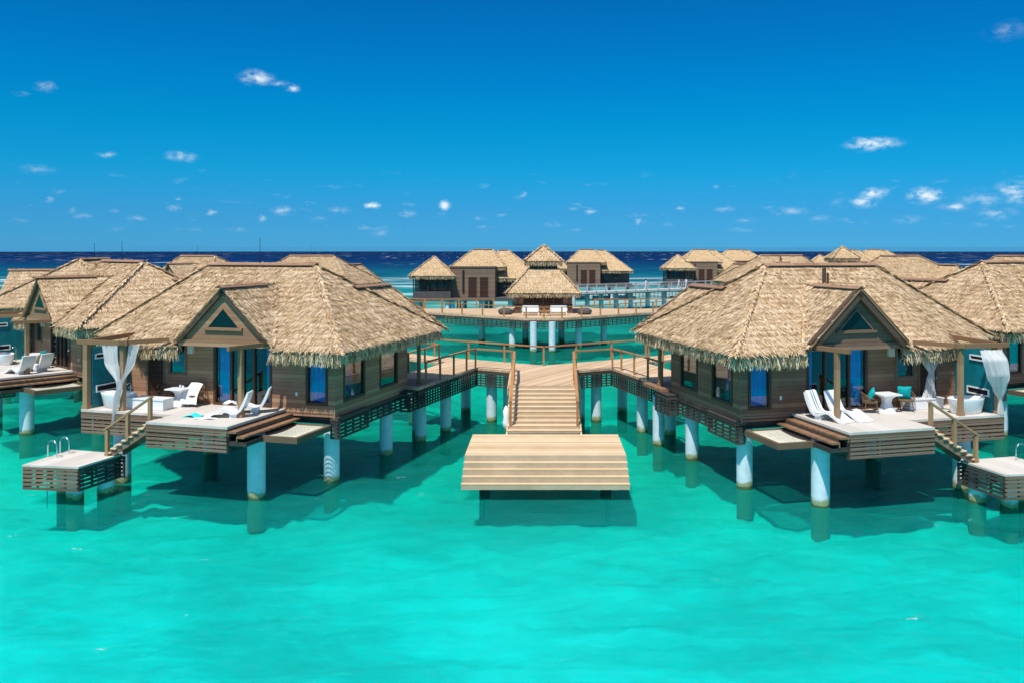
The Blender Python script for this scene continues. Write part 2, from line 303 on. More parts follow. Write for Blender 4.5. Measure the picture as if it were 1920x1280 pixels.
# ------------------------------------------------------------------ mesh builder
class MB:
    def __init__(s): s.v = []; s.f = []; s.mi = []; s.mats = []; s.cur = 0
    def mat(s, key):
        mm = M[key]
        if mm not in s.mats: s.mats.append(mm)
        s.cur = s.mats.index(mm); return s
    def add(s, vs, fs):
        o = len(s.v); s.v += [tuple(x) for x in vs]; s.f += [tuple(i+o for i in f) for f in fs]; s.mi += [s.cur]*len(fs); return s
    def box(s, x0, x1, y0, y1, z0, z1):
        if x0 > x1: x0, x1 = x1, x0
        if y0 > y1: y0, y1 = y1, y0
        if z0 > z1: z0, z1 = z1, z0
        v = [(x0,y0,z0),(x1,y0,z0),(x1,y1,z0),(x0,y1,z0),(x0,y0,z1),(x1,y0,z1),(x1,y1,z1),(x0,y1,z1)]
        return s.add(v, [(3,2,1,0),(4,5,6,7),(0,1,5,4),(1,2,6,5),(2,3,7,6),(3,0,4,7)])
    def bar(s, p, q, w, h, up=(0, 0, 1)):
        p, q = Vector(p), Vector(q); d = (q-p).normalized(); u = Vector(up)
        if abs(d.dot(u)) > .98: u = Vector((0, 1, 0))
        l = d.cross(u).normalized()*(w/2); u = l.cross(d).normalized()*(h/2)
        v = [p-l-u, p+l-u, p+l+u, p-l+u, q-l-u, q+l-u, q+l+u, q-l+u]
        return s.add(v, [(0,1,2,3),(7,6,5,4),(4,5,1,0),(5,6,2,1),(6,7,3,2),(7,4,0,3)])
    def tube(s, pts, r, n=8, cap=True):
        pts = [Vector(p) for p in pts]; rs = r if isinstance(r, (list, tuple)) else [r]*len(pts)
        o = len(s.v); vs = []; fs = []
        for i, p in enumerate(pts):
            d = (pts[min(i+1, len(pts)-1)]-pts[max(i-1, 0)]).normalized()
            a = d.orthogonal().normalized() if abs(d.z) < .9 else (Vector((1, 0, 0))-d*d.x).normalized()
            b = d.cross(a)
            vs += [p+(a*math.cos(2*math.pi*k/n)+b*math.sin(2*math.pi*k/n))*rs[i] for k in range(n)]
        for i in range(len(pts)-1):
            for k in range(n):
                k2 = (k+1) % n; fs.append((i*n+k, i*n+k2, (i+1)*n+k2, (i+1)*n+k))
        if cap:
            fs.append(tuple(range(n))[::-1]); fs.append(tuple((len(pts)-1)*n+k for k in range(n)))
        return s.add(vs, fs)
    def lathe(s, prof, n=24, c=(0, 0, 0), sx=1.0, sy=1.0, sq=None):
        vs = []; fs = []
        for (r, z) in prof:
            for k in range(n):
                a = 2*math.pi*k/n; ca, sa = math.cos(a), math.sin(a)
                if sq: e = 2/sq; ca, sa = math.copysign(abs(ca)**e, ca), math.copysign(abs(sa)**e, sa)
                vs.append((c[0]+r*ca*sx, c[1]+r*sa*sy, c[2]+z))
        for i in range(len(prof)-1):
            for k in range(n):
                k2 = (k+1) % n; fs.append((i*n+k, i*n+k2, (i+1)*n+k2, (i+1)*n+k))
        fs.append(tuple(range(n))[::-1]); fs.append(tuple((len(prof)-1)*n+k for k in range(n)))
        return s.add(vs, fs)
    def prism(s, poly, z0, z1):
        """upright prism over a plan polygon (may be concave)"""
        n = len(poly); area = sum(poly[i][0]*poly[(i+1) % n][1]-poly[(i+1) % n][0]*poly[i][1] for i in range(n))
        if area < 0: poly = poly[::-1]
        tri = tessellate_polygon([[Vector((p[0], p[1], 0)) for p in poly]])
        vs = [(p[0], p[1], z0) for p in poly]+[(p[0], p[1], z1) for p in poly]; fs = []
        for t in tri:
            a, b, c = (Vector(poly[i]+(0,)) if len(poly[i]) == 2 else Vector(poly[i]) for i in t)
            if (b-a).cross(c-a).z < 0: t = t[::-1]
            fs.append(tuple(i+n for i in t)); fs.append(tuple(t[::-1]))
        for i in range(n):
            j = (i+1) % n; fs.append((i, j, j+n, i+n))
        return s.add(vs, fs)
    def slab(s, poly, off):
        """planar polygon in space thickened along off (a vector)"""
        n = len(poly); off = Vector(off); p = [Vector(x) for x in poly]
        vs = p+[x+off for x in p]; fs = [tuple(range(n)), tuple(range(2*n-1, n-1, -1))]
        fs += [(j, i, i+n, j+n) for i, j in ((i, (i+1) % n) for i in range(n))]
        return s.add(vs, fs)
    def grid(s, P):
        h, w = len(P), len(P[0])
        return s.add([p for r in P for p in r], [(i*w+j, i*w+j+1, (i+1)*w+j+1, (i+1)*w+j) for i in range(h-1) for j in range(w-1)])
    def build(s, name, mat=None, parent=None, xf=None, flip=False, smooth=False, origin=None, fix=True):
        me = bpy.data.meshes.new(name)
        vs = s.v if xf is None else [xf(*p) for p in s.v]
        if origin is not None: vs = [(p[0]-origin[0], p[1]-origin[1], p[2]-origin[2]) for p in vs]
        fs = [f[::-1] for f in s.f] if flip else s.f
        me.from_pydata([tuple(p) for p in vs], [], fs)
        mats = s.mats if s.mats else [M[mat]]
        for mm in mats: me.materials.append(mm)
        if s.mats: me.polygons.foreach_set('material_index', s.mi)
        if smooth: me.polygons.foreach_set('use_smooth', [True]*len(fs))
        me.update()
        o = bpy.data.objects.new(name, me); C.objects.link(o)
        if parent: o.parent = parent
        if smooth: o.modifiers.new('smooth_edges', 'EDGE_SPLIT').split_angle = R(50)
        return o

def tag(o, label=None, cat=None, group=None, kind=None):
    if label: o['label'] = label
    if cat: o['category'] = cat
    if group: o['group'] = group
    if kind: o['kind'] = kind
    return o
def empty(name, loc=(0, 0, 0), rz=0.0):
    o = bpy.data.objects.new(name, None); C.objects.link(o); o.location = loc; o.rotation_euler = (0, 0, rz)
    o.empty_display_size = .3; return o
def copy_tree(o, parent=None):
    c = o.copy(); C.objects.link(c); c.parent = parent
    for ch in list(o.children): copy_tree(ch, c)
    return c
def U(px, py, z):
    """the point at height z that the photograph shows at a pixel"""
    Y = FPX*(H-z)/(py-CY); return ((px-CX)*Y/FPX, Y, z)

# ------------------------------------------------------------------ thatch
def thatch(mb, polys, xf_ok=None, fringe=(), hips=(), seed=1, course=0.36):
    """polys: (points, straws per square metre, reject function). Straw courses laid eave to ridge, fringe along eaves, seams along hips."""
    rg = np.random.default_rng(seed); V = []; F = []; nv = 0
    def strips(P, D, Lt, N, ln, wd, lift, bend):
        nonlocal nv
        n = len(P)
        a = P-D*ln[:, None]*.5+N*.015; b = P+D*ln[:, None]*.08+N*(lift*.55)[:, None]; c = P+D*ln[:, None]*.5+N*(lift-bend)[:, None]
        w = Lt*(wd*.5)[:, None]
        vs = np.stack([a-w, a+w, b-w, b+w, c-w*.55, c+w*.55], 1).reshape(-1, 3)
        idx = nv+6*np.arange(n)[:, None]
        f1 = idx+np.array([0, 1, 3, 2]); f2 = idx+np.array([2, 3, 5, 4])
        V.append(vs); F.append(np.concatenate([f1, f2])); nv += 6*n
    for pts, dens, rej in polys:
        p = np.array(pts, float); n = np.cross(p[1]-p[0], p[2]-p[0]); n /= np.linalg.norm(n)
        if n[2] < 0: n = -n
        d = np.array([n[0]*n[2], n[1]*n[2], -(n[0]**2+n[1]**2)]); d /= np.linalg.norm(d)
        lt = np.cross(n, d)
        tris = tessellate_polygon([[Vector(x) for x in pts]])
        mb.add(pts, [tuple(range(len(pts)))])
        for t in tris:
            A, B, Cc = p[t[0]], p[t[1]], p[t[2]]
            ar = np.linalg.norm(np.cross(B-A, Cc-A))/2; k = int(ar*dens*3.3)
            if k < 1: continue
            r1 = np.sqrt(rg.random(k)); r2 = rg.random(k)
            Q = A*(1-r1)[:, None]+B*(r1*(1-r2))[:, None]+Cc*(r1*r2)[:, None]
            # tips gather on courses
            sl = Q@d; row = np.round(sl/course)*course; mv = (row-sl)*.55*(rg.random(k) < .75)
            Q = Q+d*mv[:, None]
            if rej is not None: Q = Q[~rej(Q)]
            k = len(Q); ang = rg.normal(0, .28, k)
            D = d*np.cos(ang)[:, None]+lt*np.sin(ang)[:, None]; Lt = lt*np.cos(ang)[:, None]-d*np.sin(ang)[:, None]
            Lt = Lt+n*rg.normal(0, .35, k)[:, None]
            strips(Q, D, Lt, np.tile(n, (k, 1)), rg.uniform(.22, .52, k), rg.uniform(.013, .033, k), rg.uniform(.015, .085, k), rg.uniform(-.02, .04, k))
    for (a, b, out, slope, per) in fringe:
        a, b = np.array(a, float), np.array(b, float); o = np.array(out, float); o /= np.linalg.norm(o)
        L = np.linalg.norm(b-a); k = int(L*per*1.8)
        for layer in range(3):
            t = rg.random(k); Q = a+(b-a)*t[:, None]-o*(.30-.1*layer+rg.uniform(-.08, .08, k))[:, None]
            Q[:, 2] += (.30-.1*layer)*slope-.05-.10*layer
            e = (b-a)/L; an = rg.normal(0, .2, k)
            steep = rg.uniform(.75, 1.5, k)+.25*layer
            D = o*np.cos(steep)[:, None]+np.array([0, 0, -1.])*np.sin(steep)[:, None]+e*an[:, None]
            D /= np.linalg.norm(D, axis=1)[:, None]
            N = np.cross(np.tile(e, (k, 1)), D); N[N[:, 2] < 0] *= -1
            Lt = np.cross(N, D)+N*rg.normal(0, .4, k)[:, None]
            ln = rg.uniform(.24, .50, k)
            strips(Q+D*ln[:, None]*.4, D, Lt, N, ln, rg.uniform(.015, .04, k), rg.uniform(.0, .05, k), rg.uniform(0, .08, k))
    for (a, b, l1, l2, per) in hips:           # a (top) to b (eave): straw laid over the seam, splayed both ways
        a, b = np.array(a, float), np.array(b, float); L = np.linalg.norm(b-a); k = int(L*per); dn = (b-a)/L
        for sd in (l1, l2):
            sd = np.array(sd, float); sd /= np.linalg.norm(sd); t = rg.random(k)
            Q = a+(b-a)*t[:, None]+np.array([0, 0, .07])
            mixf = rg.uniform(.15, 1.0, k)
            D = dn*(1-.5*mixf)[:, None]+sd*(mixf*.75)[:, None]+np.array([0, 0, -.28])*mixf[:, None]
            D /= np.linalg.norm(D, axis=1)[:, None]
            N = np.tile(np.array([0, 0, 1.]), (k, 1)); N = N-D*(N*D).sum(1)[:, None]; N /= np.linalg.norm(N, axis=1)[:, None]
            Lt = np.cross(N, D)+N*rg.normal(0, .4, k)[:, None]
            ln = rg.uniform(.3, .6, k)
            strips(Q+D*ln[:, None]*.3, D, Lt, N, ln, rg.uniform(.03, .07, k), rg.uniform(.02, .12, k), rg.uniform(0, .05, k))
    o = len(mb.v)
    Vc = np.concatenate(V); Fc = np.concatenate(F)+o
    mb.v += [tuple(x) for x in Vc.tolist()]; mb.f += [tuple(x) for x in Fc.tolist()]
    mb.mat('thatch'); mb.mi += [mb.cur]*len(Fc)

# ------------------------------------------------------------------ slatted skirts, railings
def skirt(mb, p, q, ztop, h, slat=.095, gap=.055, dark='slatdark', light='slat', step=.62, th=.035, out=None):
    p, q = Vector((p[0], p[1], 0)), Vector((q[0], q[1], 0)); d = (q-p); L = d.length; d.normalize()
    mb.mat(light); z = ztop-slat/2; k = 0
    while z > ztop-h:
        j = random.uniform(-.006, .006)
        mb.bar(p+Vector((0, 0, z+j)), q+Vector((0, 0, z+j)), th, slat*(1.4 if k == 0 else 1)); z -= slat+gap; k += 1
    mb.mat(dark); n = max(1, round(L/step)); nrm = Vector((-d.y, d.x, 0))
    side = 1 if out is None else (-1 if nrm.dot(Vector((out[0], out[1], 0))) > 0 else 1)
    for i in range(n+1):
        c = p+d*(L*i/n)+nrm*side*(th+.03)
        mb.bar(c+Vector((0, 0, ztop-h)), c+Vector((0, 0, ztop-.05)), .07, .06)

def lattice(mb, p, q, ztop, h, dark='slatdark', rows=5, step=.30):
    p, q = Vector((p[0], p[1], 0)), Vector((q[0], q[1], 0)); d = (q-p); L = d.length; d.normalize()
    mb.mat(dark)
    mb.bar(p+Vector((0, 0, ztop-.09)), q+Vector((0, 0, ztop-.09)), .06, .18)
    for i in range(rows):
        z = ztop-.18-(h-.18)*(i+1)/rows+.035
        mb.bar(p+Vector((0, 0, z)), q+Vector((0, 0, z)), .045, .065)
    n = max(1, round(L/step)); nrm = Vector((-d.y, d.x, 0))
    for i in range(n+1):
        c = p+d*(L*i/n)+nrm*.04
        mb.bar(c+Vector((0, 0, ztop-h)), c+Vector((0, 0, ztop-.05)), .075, .05)

def railing(label, pts, group='timber handrails of the boardwalk', mat='rail', hgt=1.05, skip=(), name='railing', pw=.10, mid=False, cat='railing'):
    root = empty(name, pts[0]); o = root.location
    for i, p in enumerate(pts):
        if i in skip: continue
        b = MB(); b.bar((p[0], p[1], p[2]), (p[0], p[1], p[2]+hgt-.03), pw, pw); b.build('post', mat, root, origin=o)
    b = MB()
    for p, q in zip(pts[:-1], pts[1:]):
        P, Q = Vector(p)+Vector((0, 0, hgt)), Vector(q)+Vector((0, 0, hgt)); e = (Q-P).normalized()*.05
        b.bar(P-e, Q+e, .135, .07)
        if mid: b.bar(P-Vector((0, 0, .5)), Q-Vector((0, 0, .5)), .04, .05)
    b.build('handrail', mat, root, origin=o)
    tag(root, label, cat, group); return root

def pile_mb(x, y, ztop, r=.33, n=20, zb=-1.2):
    b = MB(); b.tube([(x, y, zb), (x, y, ztop)], r, n); return b

# ------------------------------------------------------------------ the villa
# villa frame: a along the front wall from its inner corner, b out from the front wall towards the camera, z above the water
ZD = 3.0
class Villa: pass
def hip_z(a, b): pass

def build_villa(pose, mir, label, rod=True, pipe=False, seed=1):
    x0, y0, th = pose
    xf = (lambda a, b, z: (-a, -b, z)) if mir == 1 else (lambda a, b, z: (a, -b, z))
    fl = mir != 1
    root = empty('overwater_villa', (x0, y0, 0), -th if mir == 1 else th)
    tag(root, label, 'villa', 'thatched overwater villas')
    def B(mb, name, mat=None, parent=root, smooth=False): return mb.build(name, mat, parent, xf, fl, smooth)
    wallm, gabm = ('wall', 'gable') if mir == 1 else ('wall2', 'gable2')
    A1 = 10.12; DP = 6.8; ZT = 5.75; W = .16
    # ---- front wall with its openings (a0,a1,z0,z1)
    def wall_panel(mb, axis, pos, lo, hi, z0, z1, holes, th):
        hs = sorted(holes); cur = lo
        def seg(u0, u1, w0, w1):
            if u1-u0 < .01 or w1-w0 < .01: return
            if axis == 'a': mb.box(u0, u1, pos-th, pos, w0, w1)
            else: mb.box(pos, pos+th, u0, u1, w0, w1)
        for (u0, u1, w0, w1) in hs:
            seg(cur, u0, z0, z1); seg(u0, u1, z0, w0); seg(u0, u1, w1, z1); cur = u1
        seg(cur, hi, z0, z1)
    front_holes = [(.36, 1.32, 3.22, 5.5), (2.95, 5.72, 3.02, 5.6), (7.08, 8.0, 4.2, 5.6), (8.2, 9.1, 3.02, 5.3)]
    mb = MB(); wall_panel(mb, 'a', 0, 0, A1, 2.72, ZT, front_holes, W)
    for z in (2.80, 2.92): mb.box(0.02, 2.24, .002, .05, z-.05, z+.03)
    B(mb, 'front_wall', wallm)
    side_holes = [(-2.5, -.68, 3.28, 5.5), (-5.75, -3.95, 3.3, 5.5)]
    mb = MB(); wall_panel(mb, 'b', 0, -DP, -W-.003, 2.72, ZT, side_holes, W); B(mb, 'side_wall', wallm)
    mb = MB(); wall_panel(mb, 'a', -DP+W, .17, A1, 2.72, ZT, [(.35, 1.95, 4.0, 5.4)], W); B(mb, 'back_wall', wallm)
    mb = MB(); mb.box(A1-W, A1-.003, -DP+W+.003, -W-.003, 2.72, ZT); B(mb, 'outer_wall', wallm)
    for (v0, v1) in ((-.06, .055), (-DP-.02, -DP+.08)):
        mb = MB(); mb.box(-.012, .07, v0, v1, 2.70, ZT); B(mb, 'corner_board', wallm)
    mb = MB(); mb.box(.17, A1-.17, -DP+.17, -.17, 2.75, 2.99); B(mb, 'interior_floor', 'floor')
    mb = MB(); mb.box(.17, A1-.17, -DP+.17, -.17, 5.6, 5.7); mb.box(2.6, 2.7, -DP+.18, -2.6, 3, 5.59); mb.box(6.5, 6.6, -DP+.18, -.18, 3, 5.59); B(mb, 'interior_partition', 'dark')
    mb = MB(); mb.box(.5, 2.3, -3.4, -1.0, 3.0, 3.45); B(mb, 'bed', 'bed')
    # ---- windows: frame > pane, curtain coloured like reflected sky
    def window(ax, pos, u0, u1, z0, z1, fmat='frame', curtain=(), name='window', sill=True, mull=()):
        f = MB(); t = .085
        def bx(a, b, c, d, mbx=f, o0=-.10, o1=.035):
            if ax == 'a': mbx.box(a, b, pos+o0, pos+o1, c, d)
            else: mbx.box(pos-o1, pos-o0, a, b, c, d)
        bx(u0-.02, u0+t, z0-.02, z1+.02); bx(u1-t, u1+.02, z0-.02, z1+.02); bx(u0+t, u1-t, z1-t, z1+.02); bx(u0+t, u1-t, z0-.02, z0+t)
        for mu in mull: bx(mu-.05, mu+.05, z0+t, z1-t)
        fo = B(f, name, fmat)
        p = MB(); bx(u0+t-.01, u1-t+.01, z0+t-.01, z1-t+.01, p, -.055, -.045); p2 = p.build('pane', 'glass', fo, xf, fl)
        for (c0, c1, cz0) in curtain:
            cmb = MB(); n = max(8, int((c1-c0)*26)); P = []
            for zz in (cz0, z1):
                row = []
                for i in range(n+1):
                    u = c0+(c1-c0)*i/n; w = -.24+.035*math.sin(i*1.55+c0*7)+.012*math.sin(i*.7)
                    row.append((u, pos+w, zz) if ax == 'a' else (pos-w, u, zz))
                P.append(row)
            cmb.grid(P); cmb.build('curtain', 'curtain', fo, xf, fl, True)
        return fo
    window('a', 0, .36, 1.32, 3.22, 5.5, 'frame', [(.45, 1.25, 3.32)])
    window('a', 0, 7.08, 8.0, 4.2, 5.6, 'lframe')
    window('b', 0, -2.5, -.68, 3.28, 5.5, 'frame', [(-1.75, -.75, 3.4)])
    window('b', 0, -5.75, -3.95, 3.3, 5.5, 'frame')
    window('a', -DP, .35, 1.95, 4.0, 5.4, 'frame')
    window('a', 0, 2.95, 5.72, 3.02, 5.6, 'frame', [(2.98, 3.3, 3.1), (4.98, 5.6, 3.1)], 'sliding_door', mull=(3.78, 4.88, 4.3))
    # louvred door
    d = MB(); d.box(8.2, 9.1, -.09, -.03, 3.02, 5.3); do = B(d, 'louvred_door', 'door')
    d = MB(); d.box(8.17, 8.26, -.12, .03, 3.0, 5.34); d.box(9.04, 9.13, -.12, .03, 3.0, 5.34); d.box(8.26, 9.04, -.12, .03, 5.25, 5.34); d.build('frame', 'lframe', do, xf, fl)
    for z in (3.35, 4.1, 4.85):
        d = MB(); d.box(9.02, 9.045, -.02, .045, z, z+.1); d.build('hinge', 'steel', do, xf, fl)
    for a in (6.82, 2.55):
        d = MB(); d.box(a-.13, a+.13, .005, .14, 5.12, 5.45); so = B(d, 'sconce', 'lamp')
        d = MB(); d.box(a-.07, a+.07, .002, .05, 5.46, 5.52); d.build('bracket', 'black', so, xf, fl)
    d = MB(); d.box(1.72, 1.82, .004, .02, 3.55, 3.7); B(d, 'socket', 'white')
    # ---- gable
    ga, gw, gz, ga_z = 4.55, 2.05, 5.82, 7.80; gb = .95
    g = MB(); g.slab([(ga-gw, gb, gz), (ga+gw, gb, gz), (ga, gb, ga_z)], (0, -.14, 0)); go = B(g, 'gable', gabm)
    g = MB(); g.box(ga-gw-.1, ga+gw+.1, gb-.16, gb+.06, gz-.26, gz-.003); g.build('tie_beam', gabm, go, xf, fl)
    g = MB(); wz = gz+.52; g.slab([(ga-.72, gb+.004, wz), (ga+.72, gb+.004, wz), (ga, gb+.004, wz+.74)], (0, .02, 0)); g.build('gable_window', 'tealglass', go, xf, fl)
    g = MB(); g.box(ga-.9, ga+.9, gb+.003, gb+.10, wz-.12, wz-.01)
    for sg in (-1, 1): g.bar((ga+sg*.76, gb+.03, wz), (ga, gb+.03, wz+.79), .06, .05, (0, 1, 0))
    g.build('window_trim', gabm, go, xf, fl)
    for sg in (-1, 1):
        ov = .04 if mir == 1 else .2
        g = MB(); g.bar((ga+sg*(gw+.06), gb+ov, gz-.08), (ga, gb+ov, ga_z+.02), .16 if mir == 1 else .36, .24, (0, 1, 0)); g.build('rafter', 'trim', go, xf, fl)
        g = MB(); g.bar((ga+sg*(gw+.18), gb+ov+.02, gz-.10), (ga+sg*.04, gb+ov+.02, ga_z+.12), .22 if mir == 1 else .28, .045, (sg*.7, 0, .7)); g.build('barge_board', 'rafter', go, xf, fl)
    # ---- roof
    ze, zr = 5.5, 8.75
    e1, e2, e3, e4, e5 = (-.8, 1.1, ze), (8.4, 1.1, ze), (14.0, -2.4, ze), (14.0, -9.4, ze), (-.8, -9.4, ze)
    r1, r2 = (3.4, -4.15, zr), (9.0, -4.15, zr)
    fs = (zr-ze)/(1.1+4.15)                     # front slope
    def zmain(b): return ze+(1.1-b)*fs
    gs = (ga_z+.12-(gz-.05))/(gw+.15)
    gzr = ga_z+.14
    bv = 1.1-(gzr-ze)/fs                        # where the gable ridge meets the main roof
    hw = (gzr-zmain(.62))/gs
    def rej_front(Q): return (np.abs(Q[:, 0]-ga) < (gzr-Q[:, 2])/gs-.1)
    nl, nr = (ga-hw, .62, zmain(.62)), (ga+hw, .62, zmain(.62)); vt = (ga, bv, gzr)
    nl0, nr0 = (ga-hw, 1.1, ze), (ga+hw, 1.1, ze)
    def rej_gab(Q): return Q[:, 2] < zmain(Q[:, 1])-.1
    s0, s1, sz = -5.2, -8.85, 7.63
    sa = 1.97
    main = [
        ([e1, nl0, nl, vt, r1], 185, rej_front), ([vt, nr, nr0, e2, r2], 185, rej_front), ([r1, vt, r2], 185, rej_front),
        ([e2, e3, r2], 170, None), ([e3, e4, r2], 60, None), ([e4, e5, r1, r2], 45, None), ([e5, e1, r1], 175, None),
        ([(sa, s0, sz+.03), (sa, s1, sz+.03), (-.8, -9.4, ze+.03), (-.8, s0, ze+.03)], 90, None),
        ([(sa, s0, sz), (sa, s1, sz), (4.5, -9.4, ze), (4.6, s0, ze)], 40, None),
        ([(sa, s1, sz), (-.8, -9.4, ze), (4.5, -9.4, ze)], 60, None),
        ([(ga, 1.1+.6*ov, gzr), (ga, bv, gzr), (ga-hw, .3, gzr-hw*gs), (ga-hw-.12, 1.1+.6*ov, gzr-(hw+.12)*gs)], 230, rej_gab),
        ([(ga, 1.1+.6*ov, gzr), (ga, bv, gzr), (ga+hw, .3, gzr-hw*gs), (ga+hw+.12, 1.1+.6*ov, gzr-(hw+.12)*gs)], 230, rej_gab)]
    fringe = [(e1, nl0, (0, 1, 0), fs, 62), (nr0, e2, (0, 1, 0), fs, 62), (e2, e3, (3.5, 5.6, 0), fs, 55), (e3, e4, (1, 0, 0), .7, 22), (e4, e5, (0, -1, 0), fs, 18), (e5, e1, (-1, 0, 0), .78, 60)]
    hips = [(r1, e1, (0, 1, 0), (-1, 0, 0), 60), (r2, e3, (3.5, 5.6, 0), (1, 0, 0), 60), (r1, e5, (-1, 0, 0), (0, -1, 0), 40),
            ((sa, s1, sz), e5, (-1, 0, 0), (0, -1, 0), 40), (vt, nl, (0, 1, 0), (1, 0, 0), 35), (vt, nr, (0, 1, 0), (-1, 0, 0), 35)]
    mb = MB(); mb.mat('thatchbase'); thatch(mb, main, None, fringe, hips, seed)
    ro = B(mb, 'roof')
    # soffit under the eaves
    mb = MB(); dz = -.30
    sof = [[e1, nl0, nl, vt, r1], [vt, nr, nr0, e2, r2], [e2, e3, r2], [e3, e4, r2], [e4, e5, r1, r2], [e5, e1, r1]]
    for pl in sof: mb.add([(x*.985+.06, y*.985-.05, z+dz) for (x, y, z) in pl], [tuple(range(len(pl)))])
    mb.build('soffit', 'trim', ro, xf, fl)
    def cap(p, q, w=.22):
        c = MB(); P, Q = Vector(p), Vector(q); d = (Q-P).normalized(); l = Vector((-d.y, d.x, 0))*w
        for sg in (-1, 1):
            c.slab([P+Vector((0, 0, .13)), Q+Vector((0, 0, .13)), Q+l*sg+Vector((0, 0, .03)), P+l*sg+Vector((0, 0, .03))], (0, 0, .03))
        c.build('ridge_cap', 'ridge', ro, xf, fl)
    cap((r1[0]-.1, r1[1], r1[2]), (r2[0]+.1, r2[1], r2[2])); cap((ga, 1.3, gzr-.02), (ga, bv+.9, gzr-.02), .17); cap((sa, s0, sz+.05), (sa, s1, sz+.05), .2)
    if rod:
        c = MB(); c.tube([(6.3, -4.15, zr+.1), (6.3, -4.15, 10.05)], .014, 6); c.tube([(6.3, -4.15, zr+.1), (6.3, -4.15, zr+.35)], .05, 6); c.build('lightning_rod', 'black', ro, xf, fl)
    if pipe:
        c = MB(); c.tube([(5.15, -2.2, 7.3), (5.15, -2.2, 8.72)], .085, 10); c.tube([(5.33, -2.2, 7.3), (5.33, -2.2, 8.5)], .05, 8); c.build('vent_pipe', 'trim', ro, xf, fl)
    # ---- terrace
    dk = [(2.26, .005), (2.26, 3.88), (5.85, 3.88), (5.85, 2.45), (10.25, 2.45), (10.25, .005)]
    mb = MB(); mb.prism([p for p in dk], ZD-.09, ZD); B(mb, 'terrace', 'deckstone')
    mb = MB(); mb.mat('slat')
    for p, q in ((dk[1], dk[2]), (dk[2], dk[3]), (dk[3], dk[4])): mb.bar((p[0], p[1]-.02, ZD-.17), (q[0], q[1]-.02, ZD-.17), .05, .15)
    mb.mat('slatdark'); mb.prism([(2.4, .1), (2.4, 3.7), (5.7, 3.7), (5.7, 2.3), (10.05, 2.3), (10.05, .1)], ZD-.24, ZD-.093); B(mb, 'terrace_joists')
    mb = MB()
    zt = ZD-.12
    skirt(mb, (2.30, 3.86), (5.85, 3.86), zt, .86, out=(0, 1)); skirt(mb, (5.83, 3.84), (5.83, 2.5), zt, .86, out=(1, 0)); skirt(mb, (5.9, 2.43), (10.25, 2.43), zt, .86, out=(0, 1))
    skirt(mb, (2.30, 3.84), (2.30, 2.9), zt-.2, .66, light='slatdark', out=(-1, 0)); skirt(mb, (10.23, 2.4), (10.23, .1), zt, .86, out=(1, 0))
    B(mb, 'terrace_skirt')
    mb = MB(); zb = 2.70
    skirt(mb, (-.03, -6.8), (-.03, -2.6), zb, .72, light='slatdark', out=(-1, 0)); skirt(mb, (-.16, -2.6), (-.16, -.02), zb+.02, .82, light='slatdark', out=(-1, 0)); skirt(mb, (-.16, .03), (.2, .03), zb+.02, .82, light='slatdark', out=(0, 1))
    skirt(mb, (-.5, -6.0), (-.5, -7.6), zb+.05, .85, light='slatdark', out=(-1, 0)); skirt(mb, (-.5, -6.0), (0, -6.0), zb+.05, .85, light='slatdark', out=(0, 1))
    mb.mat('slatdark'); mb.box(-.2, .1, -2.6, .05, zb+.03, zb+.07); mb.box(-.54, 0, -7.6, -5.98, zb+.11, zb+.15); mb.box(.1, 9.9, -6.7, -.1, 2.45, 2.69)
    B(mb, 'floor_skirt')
    # porch floor at the back corner
    mb = MB(); mb.box(-.55, 2.4, -9.1, -6.83, ZD-.14, ZD); B(mb, 'porch_floor', 'step')
    # ---- piles
    for (a, b, r) in ((2.0, 2.45, .34), (.42, -.45, .32), (.36, -5.3, .30), (8.2, -3.05, .33), (8.7, 1.9, .34), (.0, -8.4, .28)):
        B(pile_mb(a, b, 2.5 if b > -1 else 2.44, r), 'pillar', 'pillar', smooth=True)
    # ---- side steps and hammock net
    for i, (a0, a1, z) in enumerate(((1.90, 2.255, 2.83), (1.56, 1.895, 2.66))):
        mb = MB(); mb.box(a0, a1, .06, 3.86, z-.07, z); mb.box(a1-.03, a1, .06, 3.86, z-.2, z-.071); B(mb, 'step', 'step')
    mb = MB(); mb.box(1.50, 2.25, .06, 3.80, 2.30, 2.45); mb.box(2.225, 2.255, .06, 3.8, 2.46, 2.9); mb.box(1.86, 1.885, .06, 3.8, 2.46, 2.75); mb.box(.12, 1.5, .06, .24, 2.30, 2.44); B(mb, 'step_base', 'slatdark')
    mb = MB(); n0, n1, nb0, nb1, nz = .05, 1.86, .25, 2.75, 2.48
    for (u0, u1, v0, v1) in ((n0, n0+.16, nb0, nb1), (n1-.16, n1, nb0, nb1), (n0+.16, n1-.16, nb1-.16, nb1), (n0+.16, n1-.16, nb0, nb0+.16)): mb.box(u0, u1, v0, v1, nz-.22, nz)
    no = B(mb, 'net_frame', 'netframe')
    mb = MB(); k = 26
    def nzf(u, v): return nz-.04-.16*math.sin(math.pi*u)*math.sin(math.pi*v)
    for i in range(k+1):
        for ax in (0, 1):
            pts = []
            for j in range(9):
                u, v = (i/k, j/8) if ax == 0 else (j/8, i/k)
                pts.append((n0+.16+u*(n1-n0-.32), nb0+.16+v*(nb1-nb0-.32), nzf(u, v)))
            mb.tube(pts, .015, 4, False)
    mb.build('net', 'net', no, xf, fl)
    # ---- posts, pergola beams
    def post(a, b, z1, w=.17):
        p = MB(); p.box(a-w/2, a+w/2, b-w/2, b+w/2, ZD, z1); p.box(a-w/2-.03, a+w/2+.03, b-w/2-.03, b+w/2+.03, ZD+.002, ZD+.14); B(p, 'post', 'post')
    post(2.9, 2.15, 5.62); post(8.40, 2.2, 5.62); post(10.15, 2.25, 5.62, .22); post(-.15, -7.85, 5.6, .15)
